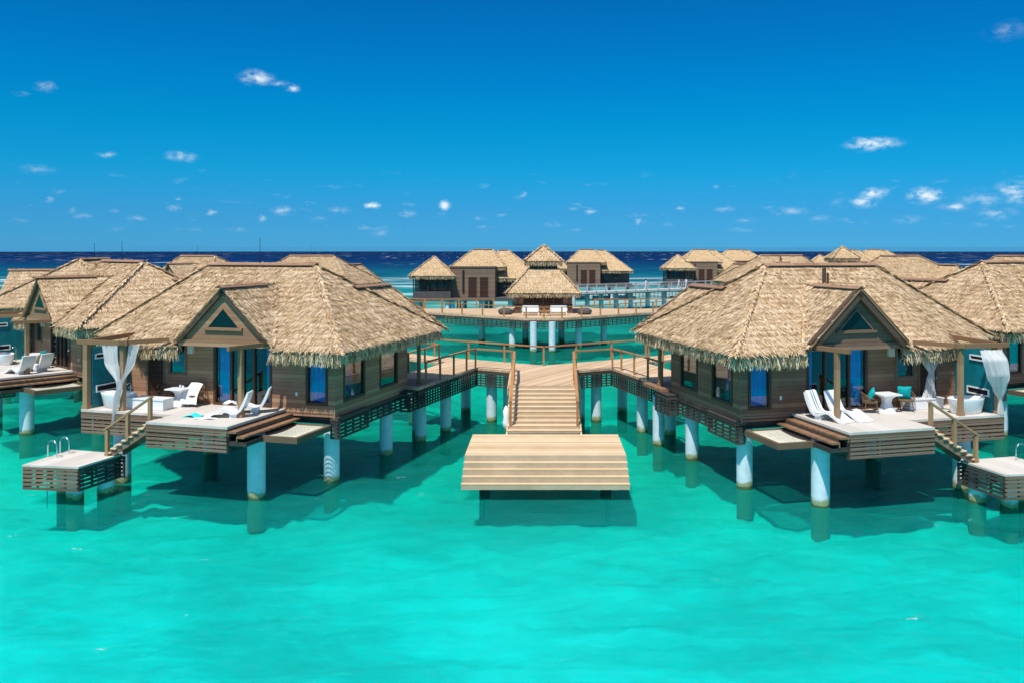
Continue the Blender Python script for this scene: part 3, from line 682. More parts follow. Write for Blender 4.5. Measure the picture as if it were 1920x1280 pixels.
    for (p, q, w, h) in (((3.05, 2.75, 5.72), (2.55, .86, 5.72), .14, .17), ((10.6, 2.25, 5.72), (8.15, 2.2, 5.72), .15, .18), ((8.45, 2.4, 5.74), (7.15, 1.0, 5.78), .14, .17), ((10.15, 2.14, 5.74), (10.15, -1.0, 5.80), .15, .18), ((-.15, -8.2, 5.62), (-.15, -6.85, 5.62), .14, .16)):
        mb = MB(); mb.bar(p, q, w, h); B(mb, 'beam', 'rafter')
    # ---- turquoise privacy wall by the bathtub
    mb = MB(); mb.box(9.99, 10.11, .01, 2.12, ZD, 5.5); so = B(mb, 'privacy_wall', 'teal')
    for (z0, z1, b0, b1) in ((3.62, 3.92, .75, 1.95), (5.0, 5.22, .9, 2.0)):
        mb = MB()
        for (v0, v1, w0, w1) in ((b0, b1, z0, z0+.05), (b0, b1, z1-.05, z1), (b0, b0+.05, z0+.05, z1-.05), (b1-.05, b1, z0+.05, z1-.05)): mb.box(9.94, 10.005, v0, v1, w0, w1)
        mb.mat('dark'); mb.box(9.975, 9.987, b0+.05, b1-.05, z0+.05, z1-.05)
        mb.mats.insert(0, M['white']) if False else None
        no2 = MB(); no2.v = mb.v; no2.f = mb.f
        no2.mats = [M['white'], M['dark']]; no2.mi = [0]*24+[1]*6
        no2.build('niche', None, so, xf, fl)
    V = Villa(); V.root = root; V.pose = pose; V.mir = mir
    return V

def vw(V, a, b, z=ZD):
    x0, y0, th = V.pose; c, s = math.cos(th), math.sin(th)
    return Vector((x0-V.mir*(c*a+s*b), y0+s*a-c*b, z))
def vdir(V, da, db):
    p = vw(V, da, db, 0)-vw(V, 0, 0, 0); return math.atan2(p.y, p.x)

# ------------------------------------------------------------------ swim platform with its stair
def swim_platform(V, label):
    mir = V.mir; xf = (lambda a, b, z: (-a, -b, z)) if mir == 1 else (lambda a, b, z: (a, -b, z)); fl = mir != 1
    root = empty('swim_platform', V.root.location, V.root.rotation_euler.z)
    tag(root, label, 'swim platform', 'swim platforms below the villa terraces')
    def B(mb, name, mat=None, smooth=False, parent=root): return mb.build(name, mat, parent, xf, fl, smooth)
    zp = 1.5; pl = [(7.62, 3.1), (7.62, 5.3), (9.9, 5.6), (10.1, 3.1)]
    mb = MB(); mb.prism(pl, zp-.07, zp); B(mb, 'deck', 'deckstone')
    mb = MB()
    skirt(mb, (7.66, 5.28), (9.9, 5.58), zp-.075, .82, out=(0, 1), step=.55); skirt(mb, (7.64, 5.26), (7.64, 3.15), zp-.075, .82, light='slatdark', out=(-1, 0)); skirt(mb, (9.9, 5.56), (10.08, 3.15), zp-.075, .82, out=(1, 0)); skirt(mb, (7.4, 3.2), (10.05, 3.12), zp-.075, .82, light='slatdark', out=(0, -1))
    B(mb, 'skirt')
    for (a, b) in ((8.55, 4.5), (8.0, 3.55), (9.5, 4.0)): B(pile_mb(a, b, zp-.08, .31), 'pillar', 'pillar', True)
    # stair down from the terrace: treads between two stringers
    ta, tb, z0, z1 = 5.98, 8.0, 2.86, 1.52; b0, b1 = 2.62, 3.5
    for b in (b0, b1):
        mb = MB(); mb.bar((ta-.1, b, z0-.12), (tb+.05, b, z1-.10), .06, .27); B(mb, 'stringer', 'slat')
    n = 8
    for i in range(n):
        t = (i+.5)/n; a = ta+(tb-ta)*t; z = z0+(z1-z0)*t+.05
        mb = MB(); mb.box(a-.13, a+.13, b0-.06, b1+.10, z-.045, z); B(mb, 'tread', 'dock')
    for (a, zz, hh) in ((ta-.05, 2.80, 1.02), (ta+.98, 2.16, 1.06), (tb-.08, 1.46, 1.05)):
        mb = MB(); mb.box(a-.065, a+.065, b1-.01, b1+.12, zz, zz+hh); B(mb, 'railing_post', 'post')
    mb = MB(); mb.bar((ta-.15, b1+.06, 3.90), (tb+.05, b1+.06, 2.50), .14, .07); B(mb, 'handrail', 'post')
    # swimming ladder
    mb = MB()
    for b in (3.7, 4.35):
        a = 9.98+(.06 if b < 4 else 0)
        pts = [(a-.42, b, zp), (a-.42, b, zp+.42)]+[(a-.2-.22*math.cos(t), b, zp+.42+.22*math.sin(t)) for t in np.linspace(.3, math.pi-.3, 7)]+[(a+.02, b, zp+.42), (a+.02, b, zp), (a+.06, b, -.5)]
        mb.tube(pts, .027, 8)
    for z in (.95, .6, .25): mb.bar((10.04, 3.7, z), (10.02, 4.35, z), .06, .03)
    B(mb, 'ladder', 'steel', True)
    return root

# ------------------------------------------------------------------ furniture
def chaise(V, foot, head, label, towel=False, group=None):
    p = vw(V, *foot); q = vw(V, *head); d = q-p
    root = empty('lounge_chair', p, math.atan2(d.y, d.x)); tag(root, label, 'lounger', group)
    prof = [(0, .05), (.22, .11), (.45, .24), (.66, .35), (.84, .37), (1.02, .30), (1.18, .23), (1.32, .23), (1.44, .33), (1.55, .53), (1.66, .78), (1.76, 1.0)]
    n = len(prof); mb = MB(); w = .36; rows = []
    for i, (x, z) in enumerate(prof):
        a = Vector(prof[max(0, i-1)]); b = Vector(prof[min(n-1, i+1)]); t = (b-a).normalized(); nn = Vector((-t.y, t.x))
        k = .10 if 0 < i < n-1 else .06
        x2, z2 = x-nn.x*k, max(.0, z-nn.y*k)
        rows.append([(x, -w, z), (x-nn.x*.012, -w*.5, z-nn.y*.012), (x-nn.x*.016, 0, z-nn.y*.016), (x-nn.x*.012, w*.5, z-nn.y*.012), (x, w, z), (x2, w, z2), (x2, 0, z2), (x2, -w, z2), (x, -w, z)])
    mb.grid(rows); mb.add(rows[0][:8], [tuple(range(8))]); mb.add(rows[-1][:8], [tuple(range(7, -1, -1))])
    mb.build('shell', 'white', root, smooth=True)
    mb = MB(); mb.box(1.06, 1.34, -.3, .3, 0.0, .15); mb.build('base', 'white', root)
    return root
def runner(V, foot, head, label):
    """long towel with grey stripes lying down the back of a lounger"""
    p = vw(V, *foot); q = vw(V, *head); d = q-p
    root = empty('towel', p, math.atan2(d.y, d.x)); tag(root, label, 'towel')
    prof = [(1.14, .262), (1.30, .262), (1.42, .355), (1.53, .55), (1.64, .80), (1.735, 1.01), (1.80, 1.03), (1.85, .9)]
    for (y0, y1, mt, up, nm) in ((-.3, .3, 'cloth', 0, 'cloth'), (-.12, -.06, 'greycloth', .006, 'stripe'), (.02, .08, 'greycloth', .006, 'stripe')):
        mb = MB(); mb.grid([[(x-up, y0, z+up), (x-up, (y0+y1)/2, z+up+.004), (x-up, y1, z+up)] for (x, z) in prof]); mb.build(nm, mt, root, smooth=True)
def bathtub(V, a, b, rot, label):
    p = vw(V, a, b); root = empty('bathtub', p, rot); tag(root, label, 'bathtub', 'freestanding bathtubs on the terraces')
    mb = MB(); mb.lathe([(.60, 0), (.66, .03), (.78, .5), (.82, .60), (.80, .62), (.76, .60), (.70, .45), (.58, .14), (.3, .12)], 36, sx=1.0, sy=.56); mb.build('basin', 'white', root, smooth=True)
    mb = MB(); mb.tube([(.1, .56, 0), (.1, .56, .85), (.1, .52, .93), (.1, .42, .95), (.1, .36, .9)], .022, 8); mb.tube([(-.02, .56, .74), (.22, .56, .74)], .03, 8); mb.build('faucet', 'steel', root, smooth=True)
def bench(V, a, b, rot, label, L=1.75, W=.62, hh=.46):
    p = vw(V, a, b); root = empty('bench', p, rot); tag(root, label, 'bench', 'white box benches on the terraces')
    mb = MB(); mb.box(-L/2, L/2, -W/2, W/2, 0.01, hh-.055); mb.build('body', 'white', root)
    mb = MB(); mb.box(-L/2-.03, L/2+.03, -W/2-.03, W/2+.03, hh-.05, hh); mb.build('top', 'white', root)
def table(V, a, b, rot, label, group='white pedestal tables on the terraces'):
    p = vw(V, a, b); root = empty('table', p, rot); tag(root, label, 'table', group)
    mb = MB(); mb.lathe([(.33, 0), (.32, .03), (.22, .2), (.165, .38), (.2, .55), (.34, .66), (.42, .69)], 28, sq=3.2); mb.build('pedestal', 'white', root, smooth=True)
    mb = MB(); mb.box(-.43, .43, -.43, .43, .692, .74); mb.build('top', 'white', root)
def chair(V, a, b, rot, label, mat='wicker', group='wicker chairs on the terraces'):
    p = vw(V, a, b); root = empty('chair', p, rot); tag(root, label, 'chair', group)      # faces +x
    mb = MB(); mb.lathe([(.28, .40), (.31, .42), (.31, .46), (.27, .47)], 20); mb.build('seat', mat, root, smooth=True)
    for (sx, sy) in ((1, 1), (1, -1), (-1, 1), (-1, -1)):
        mb = MB(); mb.tube([(sx*.2, sy*.2, .41), (sx*.29, sy*.27, 0)], [.02, .014], 8); mb.build('leg', mat, root, smooth=True)
    mb = MB(); k = 13; rim = []
    for i in range(k):
        t = R(75)+R(210)*i/(k-1); x, y = .34*math.cos(t), .34*math.sin(t); back = .5*(1-math.cos((i/(k-1))*2*math.pi))
        rim.append((x*1.05, y*1.05, .60+.24*back))
        mb.tube([(x*.85, y*.85, .44), (x*1.05, y*1.05, .60+.24*back)], .011, 5)
    mb.tube(rim, .02, 8)
    for fr in (.35, .7): mb.tube([(x*(.85+.2*fr)/1.05, y*(.85+.2*fr)/1.05, .44+(z-.44)*fr) for (x, y, z) in rim], .009, 5)
    mb.build('backrest', mat, root, smooth=True)
    mb = MB(); mb.tube([(-.245, -.235, .2), (.245, .235, .2)], .011, 6); mb.tube([(-.245, .235, .2), (.245, -.235, .2)], .011, 6); mb.build('stretcher', mat, root)
    return root
def pillow(V, a, b, rot, tilt, z, label, size=.44, mat='tealcloth', group=None, roll=0.0):
    p = vw(V, a, b, z); o_ = empty('pillow', p, rot); tag(o_, label, 'pillow', group)
    n = 10; mb = MB()
    for sg in (1, -1):
        P = []
        for i in range(n+1):
            row = []
            for j in range(n+1):
                u, v = i/n*2-1, j/n*2-1; puff = (1-u**4)*(1-v**4); pin = 1-.10*(1-abs(u*v))*(max(abs(u), abs(v)))
                X = Vector((sg*.085*puff, u*size/2*pin, v*size/2*pin))
                X = Matrix.Rotation(roll, 3, 'X') @ X; X = Matrix.Rotation(-tilt, 3, 'Y') @ X; row.append(tuple(X+Vector((0, 0, size/2))))
            P.append(row)
        mb.grid(P)
    mb.build('cushion_cover', mat, o_, smooth=True)
def drape(V, corners, label, mat='cloth', amp=.03, z=None, seed=0, name='towel', cat='towel', n=14):
    """crumpled cloth between four villa-frame points (a,b,z)"""
    P = [vw(V, *c) for c in corners]; mb = MB(); rr = random.Random(seed); ph = [rr.uniform(0, 6) for _ in range(4)]; g = []
    for i in range(n+1):
        row = []
        for j in range(n+1):
            u, v = i/n, j/n; p = P[0]*(1-u)*(1-v)+P[1]*u*(1-v)+P[2]*u*v+P[3]*(1-u)*v
            w = amp*(1+.6*math.sin(7*u+ph[0]+3*v)+.4*math.sin(11*v+ph[1]-4*u))
            row.append((p.x+.04*math.sin(5*v+ph[2]), p.y+.04*math.sin(6*u+ph[3]), p.z+w))
        g.append(row)
    mb.grid(g); o0 = P[0]; o_ = mb.build(name, mat, None, smooth=True, origin=o0); o_.location = o0; tag(o_, label, cat); return o_
def curtain(V, wings, label, mat='drape'):
    """each wing: rows of (t, centre(a,b,z), half width, angle in plan (da,db), pleats, depth)"""
    o0 = None; root = None; k = 0
    for rows in wings:
        mb = MB(); g = []
        N = 46
        # subdivide rows
        fine = []
        for (c0, h0, d0), (c1, h1, d1) in zip(rows[:-1], rows[1:]):
            for s in range(8):
                t = s/8; e = t*t*(3-2*t); fine.append((Vector(c0).lerp(Vector(c1), t), h0+(h1-h0)*e, d0+(d1-d0)*t))
        fine.append((Vector(rows[-1][0]), rows[-1][1], rows[-1][2]))
        for ri, (c, hw, dp) in enumerate(fine):
            row = []
            for j in range(N+1):
                u = j/N*2-1
                a = c.x+u*hw; fold = .065*math.sin(j*.95+.12*ri)+.04*math.sin(j*.37+ri*.2)
                b = c.y+dp*(1-u*u)+fold*min(1, .35+hw)
                row.append(tuple(vw(V, a, b, c.z+.012*math.sin(j*1.1))))
            g.append(row)
        mb.grid(g)
        if o0 is None:
            o0 = Vector(g[-1][N//2]); root = empty('curtain', o0); tag(root, label, 'curtain', 'white terrace curtains')
        mb.build('drape', mat, root, smooth=True, origin=o0)
    return root

# ------------------------------------------------------------------ SETTING: water
wb = MB(); n = 160
wb.add([(5400*math.cos(2*math.pi*i/n), 5400*math.sin(2*math.pi*i/n), 0) for i in range(n)], [tuple(range(n))])
tag(wb.build('water', 'water'), kind='structure')
# the sandy bed just below, rippled where it is seen through the water
from mathutils import noise as mn
gx = np.concatenate([np.linspace(-300, -42, 12)[:-1], np.arange(-42, 42.01, .3), np.linspace(42, 300, 12)[1:]]); gy = np.concatenate([np.arange(10, 62.01, .3), np.linspace(62, 300, 30)[1:]])
bb = MB(); bb.grid([[(x, y, -1.2+.26*(.7*mn.noise(Vector((x*.55, y*.9, 1)))+.6*mn.noise(Vector((x*1.5, y*2.2, 7)))+.4*mn.noise(Vector((x*3.1, y*5, 3))))) for x in gx] for y in gy])
bo_ = bb.build('lagoon_bed', 'bed_sand'); bo_.data.polygons.foreach_set('use_smooth', [True]*len(bo_.data.polygons)); tag(bo_, kind='structure')

# ------------------------------------------------------------------ the two near villas
PL = (-8.44, 35.06, .2773); PR = (7.73, 34.12, .2595)
VL = build_villa(PL, 1, 'thatched villa left of the broad dock steps, its plank gable in sunlight', True, False, 3)
VR = build_villa(PR, -1, 'thatched villa right of the broad dock steps, with a dark vent pipe on the roof', False, True, 5)
swim_platform(VL, 'pale swim platform with a steel ladder and stair, below the terrace left of the dock')
swim_platform(VR, 'pale swim platform at the right edge of the photo, below the terrace with teal pillows')

def rl(V, extra=0.0): return (-V.root.rotation_euler.z if False else V.root.rotation_euler.z)+extra
LG = 'white moulded loungers on the terraces'
chaise(VL, (4.35, 2.45), (2.85, 1.95), 'white lounger nearest the terrace edge, behind the timber post of the left villa', group=LG)
chaise(VL, (4.1, 1.55), (2.65, .85), 'white lounger further in, its tall back near the glass doors of the left villa', group=LG)
bathtub(VL, 9.13, 1.62, rl(VL), 'white oval bathtub behind the tied curtain, against the turquoise wall on the left')
bench(VL, 7.62, 1.55, rl(VL), 'long white bench beside the bathtub with the tied curtain')
table(VL, 6.93, .62, rl(VL), 'white pedestal table with a small glass on it, beside a dark wicker chair')
chair(VL, 7.68, .55, vdir(VL, -1, .25), 'dark wicker chair by the louvred door, left of the glass-topped table', 'darkwicker')
chair(VL, 6.3, .45, vdir(VL, .1, .98), 'wicker chair draped with a white towel beside the glass doors', 'wicker')
# towel over that chair: back to front fall
drape(VL, [(6.72, .98, 3.14), (5.98, .86, 3.10), (5.98, .42, 3.92), (6.58, .36, 3.94)], 'white towel draped over the wicker chair beside the glass doors', 'cloth', .02, seed=3)
gl = MB(); gp = vw(VL, 6.93, .6, 3.74); gl.lathe([(.03, 0), (.035, .01), (.042, .12), (.03, .125)], 12); gl.lathe([(.05, 0), (.04, .09), (.02, .1)], 12, (.11, .02, 0))
go_ = gl.build('drinking_glass', 'white', None, smooth=True); go_.location = gp; tag(go_, 'small drinking glass on the white pedestal table by the dark chair', 'glass')
drape(VL, [(5.15, 2.75, 3.0), (4.45, 2.75, 3.0), (4.5, 2.2, 3.0), (5.05, 2.2, 3.0)], 'folded aqua towel lying on the pale terrace floor', 'aqua', .045, seed=5)
drape(VL, [(4.5, 2.95, 3.0), (3.75, 2.9, 3.0), (3.6, 2.55, 3.0), (4.5, 2.62, 3.0)], 'crumpled white towel lying on the terrace floor at the foot of a lounger', 'cloth', .03, seed=8)
drape(VL, [(3.98, 1.85, 3.34), (3.50, 1.62, 3.36), (3.62, 1.32, 3.36), (4.1, 1.5, 3.34)], 'bunched white towel on the inner lounger of the left villa', 'cloth', .09, seed=9)
TB = (8.40, 2.36)
curtain(VL, [[((9.0, 2.28, 5.62), .40, 0), ((8.85, 2.3, 4.9), .36, .03), ((8.48, 2.34, 4.18), .10, .02), ((8.42, 2.36, 3.95), .11, 0)],
             [((8.03, 2.0, 5.62), .28, 0), ((8.12, 2.1, 4.9), .22, .02), ((8.34, 2.3, 4.2), .06, .02), ((8.40, 2.36, 3.95), .09, 0)],
             [((8.43, 2.36, 4.2), .10, .04), ((8.42, 2.36, 3.85), .17, .06), ((8.55, 2.38, 3.4), .13, .05), ((8.62, 2.5, 2.55), .05, .02)]],
        'white curtain tied to the timber post in front of the left bathtub')

# right terrace
chaise(VR, (4.05, 2.45), (3.55, .80), 'white lounger with its foot towards the terrace corner, behind the right villa post', group=LG)
chaise(VR, (3.25, 2.45), (2.62, .90), 'white lounger beside the steps, a grey striped towel down its back', group=LG)
runner(VR, (3.25, 2.45), (2.62, .90), 'white towel with two grey stripes hung down a lounger back')
table(VR, 6.10, .75, rl(VR), 'white pedestal table between two chairs with teal pillows')
chair(VR, 5.35, .72, vdir(VR, .9, .35), 'wicker chair with a tilted teal pillow, beside the glass doors', 'wicker')
chair(VR, 6.98, .80, vdir(VR, -.5, .85), 'wicker chair with an upright teal pillow, below the small square window', 'wicker')
pillow(VR, 5.40, .74, vdir(VR, .9, .35), -.45, 3.47, 'tilted teal pillow on the chair beside the glass doors', .52, roll=.35)
pillow(VR, 6.95, .72, vdir(VR, -.5, .85), -.18, 3.47, 'upright teal pillow on the chair below the small window', .54)
bathtub(VR, 9.05, 1.75, rl(VR), 'white oval bathtub behind the post at the right end of the terrace')
bench(VR, 8.0, .45, rl(VR), 'long white bench behind the chair with the upright pillow', L=1.6)
curtain(VR, [[((8.18, .62, 5.6), .55, 0), ((8.22, .62, 5.0), .42, .04), ((8.32, .62, 4.45), .12, .03), ((8.28, .62, 4.2), .17, .03), ((8.18, .65, 3.03), .42, .06)]],
        'white curtain pinched in the middle beside the dark louvred doorway on the right')
curtain(VR, [[((9.65, 2.42, 5.56), .54, .0), ((9.70, 2.5, 5.2), .62, .30), ((9.84, 2.5, 4.6), .54, .38), ((10.0, 2.46, 4.0), .30, .18), ((10.06, 2.42, 3.62), .085, .05), ((10.12, 2.42, 3.02), .16, .05)]],
        'white curtain billowing in the wind at the far right post')

# ------------------------------------------------------------------ more villas of the same kind
def place_copy(V, pose, label):
    o = copy_tree(V.root); x0, y0, th = pose; o.location = (x0, y0, 0); o.rotation_euler = (0, 0, -th if V.mir == 1 else th); o['label'] = label
    W = Villa(); W.root = o; W.pose = pose; W.mir = V.mir; return W
V2 = place_copy(VL, (-23.6, 45.3, .72), 'thatched villa at the left edge of the photo, turned away, with a white curtain')
W2 = place_copy(VR, (23.24, 43.9, .392), 'thatched villa at the right edge of the photo, behind the billowing curtain')
place_copy(VL, (-38.3, 60.6, 1.45), 'thatched roof gable peeping out beyond the villa at the left edge')
place_copy(VL, (-36.5, 93.4, .5), 'far thatched roof between the two left villas, near the horizon')
place_copy(VL, (-22.9, 99.7, .2), 'far thatched roof rising behind the ridge of the left villa')
def centred(V, X, Y, th):
    c, s_ = math.cos(th), math.sin(th); return (X+V.mir*(c*6.2+s_*-4.15), Y-s_*6.2+c*-4.15, th)
place_copy(VR, centred(VR, 43.1, 105, .35+math.pi), 'far thatched roof between the two right villas, near the horizon')
place_copy(VR, (24.8, 104.7, .2), 'far thatched roof rising behind the left end of the right villa ridge')
place_copy(VR, centred(VR, 55.5, 102, .3+math.pi), 'far thatched roof showing above the villa at the right edge')
# things on the terrace of the left edge villa
chaise(V2, (4.3, 2.6), (2.8, 2.2), 'white lounger on the terrace at the left edge, nearest the steps', group=LG)
chaise(V2, (4.6, 1.7), (3.1, 1.2), 'white lounger with a straw yellow towel, at the left edge', group=LG)
drape(V2, [(3.6, 1.65, 3.35), (3.15, 1.5, 3.9), (3.3, 1.1, 3.95), (3.75, 1.2, 3.4)], 'straw yellow towel over a lounger at the left edge', 'yellow', .04, seed=4)
table(V2, 5.6, .8, 0, 'white pedestal table at the left edge, beside a dark teal chair')
c_ = chair(V2, 4.7, .7, vdir(V2, .8, .5), 'wicker chair with a dark teal pillow, at the left edge', 'wicker')
pillow(V2, 4.72, .72, vdir(V2, .8, .5), -.2, 3.47, 'dark teal pillow on the chair at the left edge', .5)
bathtub(V2, 8.2, 1.6, rl(V2), 'white bathtub at the very left edge of the photo')
curtain(V2, [[((8.3, 2.3, 5.6), .6, 0), ((8.5, 2.3, 4.7), .35, .05), ((8.7, 2.3, 4.2), .12, .03), ((8.7, 2.3, 3.05), .3, .05)]], 'white curtain at the very left edge of the photo')

# ------------------------------------------------------------------ broad dock with steps, and the stair to the boardwalk
dock = empty('stepped_dock', (0, 35.5, 0)); tag(dock, 'broad low timber dock with four long steps down to the water', 'dock')
do_ = dock.location
X0, X1 = -3.10, 3.22
mb = MB(); mb.box(X0, X1, 33.9, 37.75, 1.38, 1.5); mb.build('platform', 'dock', dock, origin=do_)
for i in range(5):
    zt = 1.5-.214*i; yf = 33.9-.25*i
    mb = MB(); mb.box(X0-.01*i, X1+.01*i, yf-.04, yf-.003, zt-.214+.002, zt-.045 if i else zt-.0); mb.build('riser', 'riser', dock, origin=do_)
    if i < 4:
        mb = MB(); mb.box(X0-.01*i-.02, X1+.01*i+.02, yf-.25-.045, yf-.042, zt-.214-.042, zt-.214); mb.build('tread', 'dock', dock, origin=do_)
for (x, y) in ((-2.4, 33.75), (2.5, 33.75), (-2.4, 36.8), (2.5, 36.8)):
    mb = MB(); mb.box(x-.11, x+.11, y-.11, y+.11, -1, 1.37 if y > 35 else .42); mb.build('leg', 'pilewood', dock, origin=do_)
mb = MB(); mb.box(X0+.1, X1-.1, 34.0, 37.6, 1.1, 1.37); mb.build('joists', 'pilewood', dock, origin=do_)

stair = empty('timber_stair', (0, 39.5, 0)); tag(stair, 'wide timber stair between the boardwalk and the stepped dock', 'stair'); so_ = stair.location
nS = 11; ya, yb, za, zb = 41.75, 37.55, 3.0, 1.5; SX0, SX1 = -1.62, 1.62
for i in range(nS):
    z1 = za-(za-zb)*i/nS; z0 = za-(za-zb)*(i+1)/nS; y1 = ya+(yb-ya)*i/nS; y0 = ya+(yb-ya)*(i+1)/nS
    mb = MB(); mb.box(SX0+.06, SX1-.06, y1-.035, y1-.005, z0+.002, z1-.036); mb.build('riser', 'riser', stair, origin=so_)
    if i < nS-1:
        mb = MB(); mb.box(SX0-.03, SX1+.03, y0-.045, y1-.037, z0-.035, z0); mb.build('tread', 'dock', stair, origin=so_)
for x in (SX0, SX1):
    mb = MB(); mb.bar((x, ya, za-.22), (x, yb+.1, zb-.18), .07, .34); mb.build('stringer', 'dock', stair, origin=so_)

# ------------------------------------------------------------------ boardwalk behind the stair
half = [(1.72, 41.77), (1.82, 46.9), (3.74, 48.0), (5.95, 41.0), (8.2, 41.9), (7.25, 46.0), (5.95, 50.0), (8.15, 51.9), (19, 60.9), (26, 66.5), (24.8, 68.4), (18, 62.4), (6.72, 53.25)]
outl = half+[(0.0, 49.0)]+[(-x, y) for (x, y) in half[::-1]]
bw = empty('boardwalk', (0, 48, 0)); tag(bw, 'timber boardwalk behind the stair, branching to the two near villas', 'boardwalk', 'boardwalks over the lagoon'); bo = bw.location
mb = MB(); mb.prism(outl, ZD-.12, ZD-.003); mb.build('deck', 'boards', bw, origin=bo)
for sg in (-1, 1):
    H2 = [(sg*x, y) for (x, y) in half]
    for (i, j) in ((1, 2), (2, 3), (4, 5), (5, 6), (7, 8)):
        mb = MB(); lattice(mb, H2[i], H2[j], ZD-.125, .86); mb.build('lattice', None, bw, origin=bo)
    mb = MB(); mb.mat('dock'); mb.bar((sg*1.74, 41.8, ZD-.3), (sg*1.84, 46.9, ZD-.3), .05, .34); mb.build('edge_board', None, bw, origin=bo)
    for (x, y) in ((6.5, 44.6), (5.15, 45.4), (2.9, 48.1), (2.0, 48.6), (1.2, 44.5), (4.6, 51.0), (8.0, 53.0), (13, 57)):
        pile_mb(sg*x, y, ZD-.13, .29).build('pillar', 'pillar', bw, smooth=True, origin=bo)
railing('timber rail along the back edge of the boardwalk, from its middle to the left', [(-.02, 48.85, ZD), (-2.3, 50.35, ZD), (-4.5, 51.75, ZD), (-6.7, 53.1, ZD), (-9.6, 55.4, ZD), (-12.5, 57.8, ZD), (-15.4, 60.1, ZD)])
railing('timber rail along the back edge of the boardwalk, from its middle to the right', [(.02, 48.85, ZD), (1.85, 50.1, ZD), (4.0, 51.45, ZD), (6.2, 52.8, ZD), (9.1, 55.0, ZD), (12.5, 57.8, ZD), (15.4, 60.1, ZD)], skip=(0,))
for sg, w_ in ((-1, 'left'), (1, 'right')):
    railing('timber rail from the %s villa porch round to the head of the stair' % w_, [(sg*5.75, 42.2, ZD), (sg*5.25, 43.8, ZD), (sg*4.73, 45.45, ZD), (sg*4.2, 47.0, ZD), (sg*3.78, 47.85, ZD), (sg*1.72, 46.8, ZD)])
    railing('timber rail down the %s side of the wide stair' % w_, [(sg*1.6, 46.5, ZD), (sg*1.55, 45.0, ZD), (sg*1.5, 43.4, ZD), (sg*1.48, 41.9, ZD), (sg*1.48, 38.3, 1.78)], 'timber handrails of the wide stair')
    railing('timber rail on the inner side of the %s villa branch' % w_, [(sg*8.0, 43.4, ZD), (sg*7.2, 46.0, ZD), (sg*6.6, 48.0, ZD), (sg*6.05, 50.0, ZD), (sg*8.25, 51.85, ZD), (sg*10.6, 53.8, ZD), (sg*13.2, 56.0, ZD)])
# cloth bundle hung at the stair foot
bp = Vector((-1.68, 38.55, 1.55))
mb = MB(); mb.lathe([(.05, 0), (.13, .08), (.16, .3), (.12, .55), (.15, .8), (.07, 1.0), (.02, 1.05)], 14, sx=1, sy=.8); cb = mb.build('cloth_bundle', 'cloth', None, smooth=True); cb.location = bp; tag(cb, 'white cloth bundle hanging at the foot of the stair rail', 'cloth')

# ------------------------------------------------------------------ platform with the two-tier hut
def hip_roof(mb, x0, x1, y0, y1, ze, zr, rx0, rx1, ry, dens=30, per=14, seed=2, ry1=None):
    e = [(x0, y0, ze), (x1, y0, ze), (x1, y1, ze), (x0, y1, ze)]; a, b = (rx0, ry, zr), (rx1, ry, zr)
    polys = [([e[0], e[1], b, a] if rx1-rx0 > .05 else [e[0], e[1], a], dens, None), ([e[1], e[2], b], dens, None), ([e[2], e[3], a, b] if rx1-rx0 > .05 else [e[2], e[3], a], dens*.5, None), ([e[3], e[0], a], dens, None)]
    fr = [(e[0], e[1], (0, -1, 0), .6, per), (e[1], e[2], (1, 0, 0), .6, per), (e[2], e[3], (0, 1, 0), .6, per*.5), (e[3], e[0], (-1, 0, 0), .6, per)]
    hp = [(a, e[0], (-1, 0, 0), (0, -1, 0), per), (b, e[1], (1, 0, 0), (0, -1, 0), per)]
    mb.mat('thatchbase'); thatch(mb, polys, None, fr, hp, seed)
def build_hut(label):
    root = empty('thatched_hut', (0, 0, 0)); tag(root, label, 'hut', 'two-tier thatched huts')
    w = 2.95
    mb = MB(); mb.box(-w, w, 0, 5.8, ZD, 5.6); mb.build('wall', 'wall', root)
    for i in range(4):
        x0 = -2.05+i*1.03; mb = MB(); mb.box(x0, x0+.95, -.06, -.004, 4.0, 5.45); mb.build('shutter', 'door', root)
    mb = MB(); mb.box(-w-.06, w+.06, -.08, -.003, 3.80, 3.93); mb.build('sill', 'trim', root)
    for sx in (-1, 1):
        mb = MB(); mb.box(sx*2.62-.12, sx*2.62+.12, -.05, -.004, ZD, 5.5); mb.build('post', 'lframe', root)
    e, t = 3.75, 1.6; yc = 2.9
    mb = MB(); mb.mat('thatchbase')
    E = [(-e, yc-e, 5.15), (e, yc-e, 5.15), (e, yc+e, 5.15), (-e, yc+e, 5.15)]; Tp = [(-t, yc-t, 7.45), (t, yc-t, 7.45), (t, yc+t, 7.45), (-t, yc+t, 7.45)]
    nm = [(0, -1, 0), (1, 0, 0), (0, 1, 0), (-1, 0, 0)]
    polys = [([E[i], E[(i+1) % 4], Tp[(i+1) % 4], Tp[i]], 60, None) for i in range(4)]+[(Tp, 6, None)]
    thatch(mb, polys, None, [(E[i], E[(i+1) % 4], nm[i], .9, 30) for i in range(4)], [(Tp[i], E[i], nm[i], nm[i-1], 25) for i in range(4)], 11)
    mb.build('lower_roof', None, root)
    mb = MB(); mb.box(-1.45, 1.45, yc-1.45, yc+1.45, 7.3, 8.6); mb.build('lantern', 'black', root)
    mb = MB(); hip_roof(mb, -1.95, 1.95, yc-1.95, yc+1.95, 8.38, 10.0, -.01, .01, yc, 60, 34, 12); mb.build('upper_roof', None, root)
    return root
HUT = build_hut('two-tier thatched hut with dark shutters on the platform behind the stair'); HUT.location = (-.05, 88.8, 0)
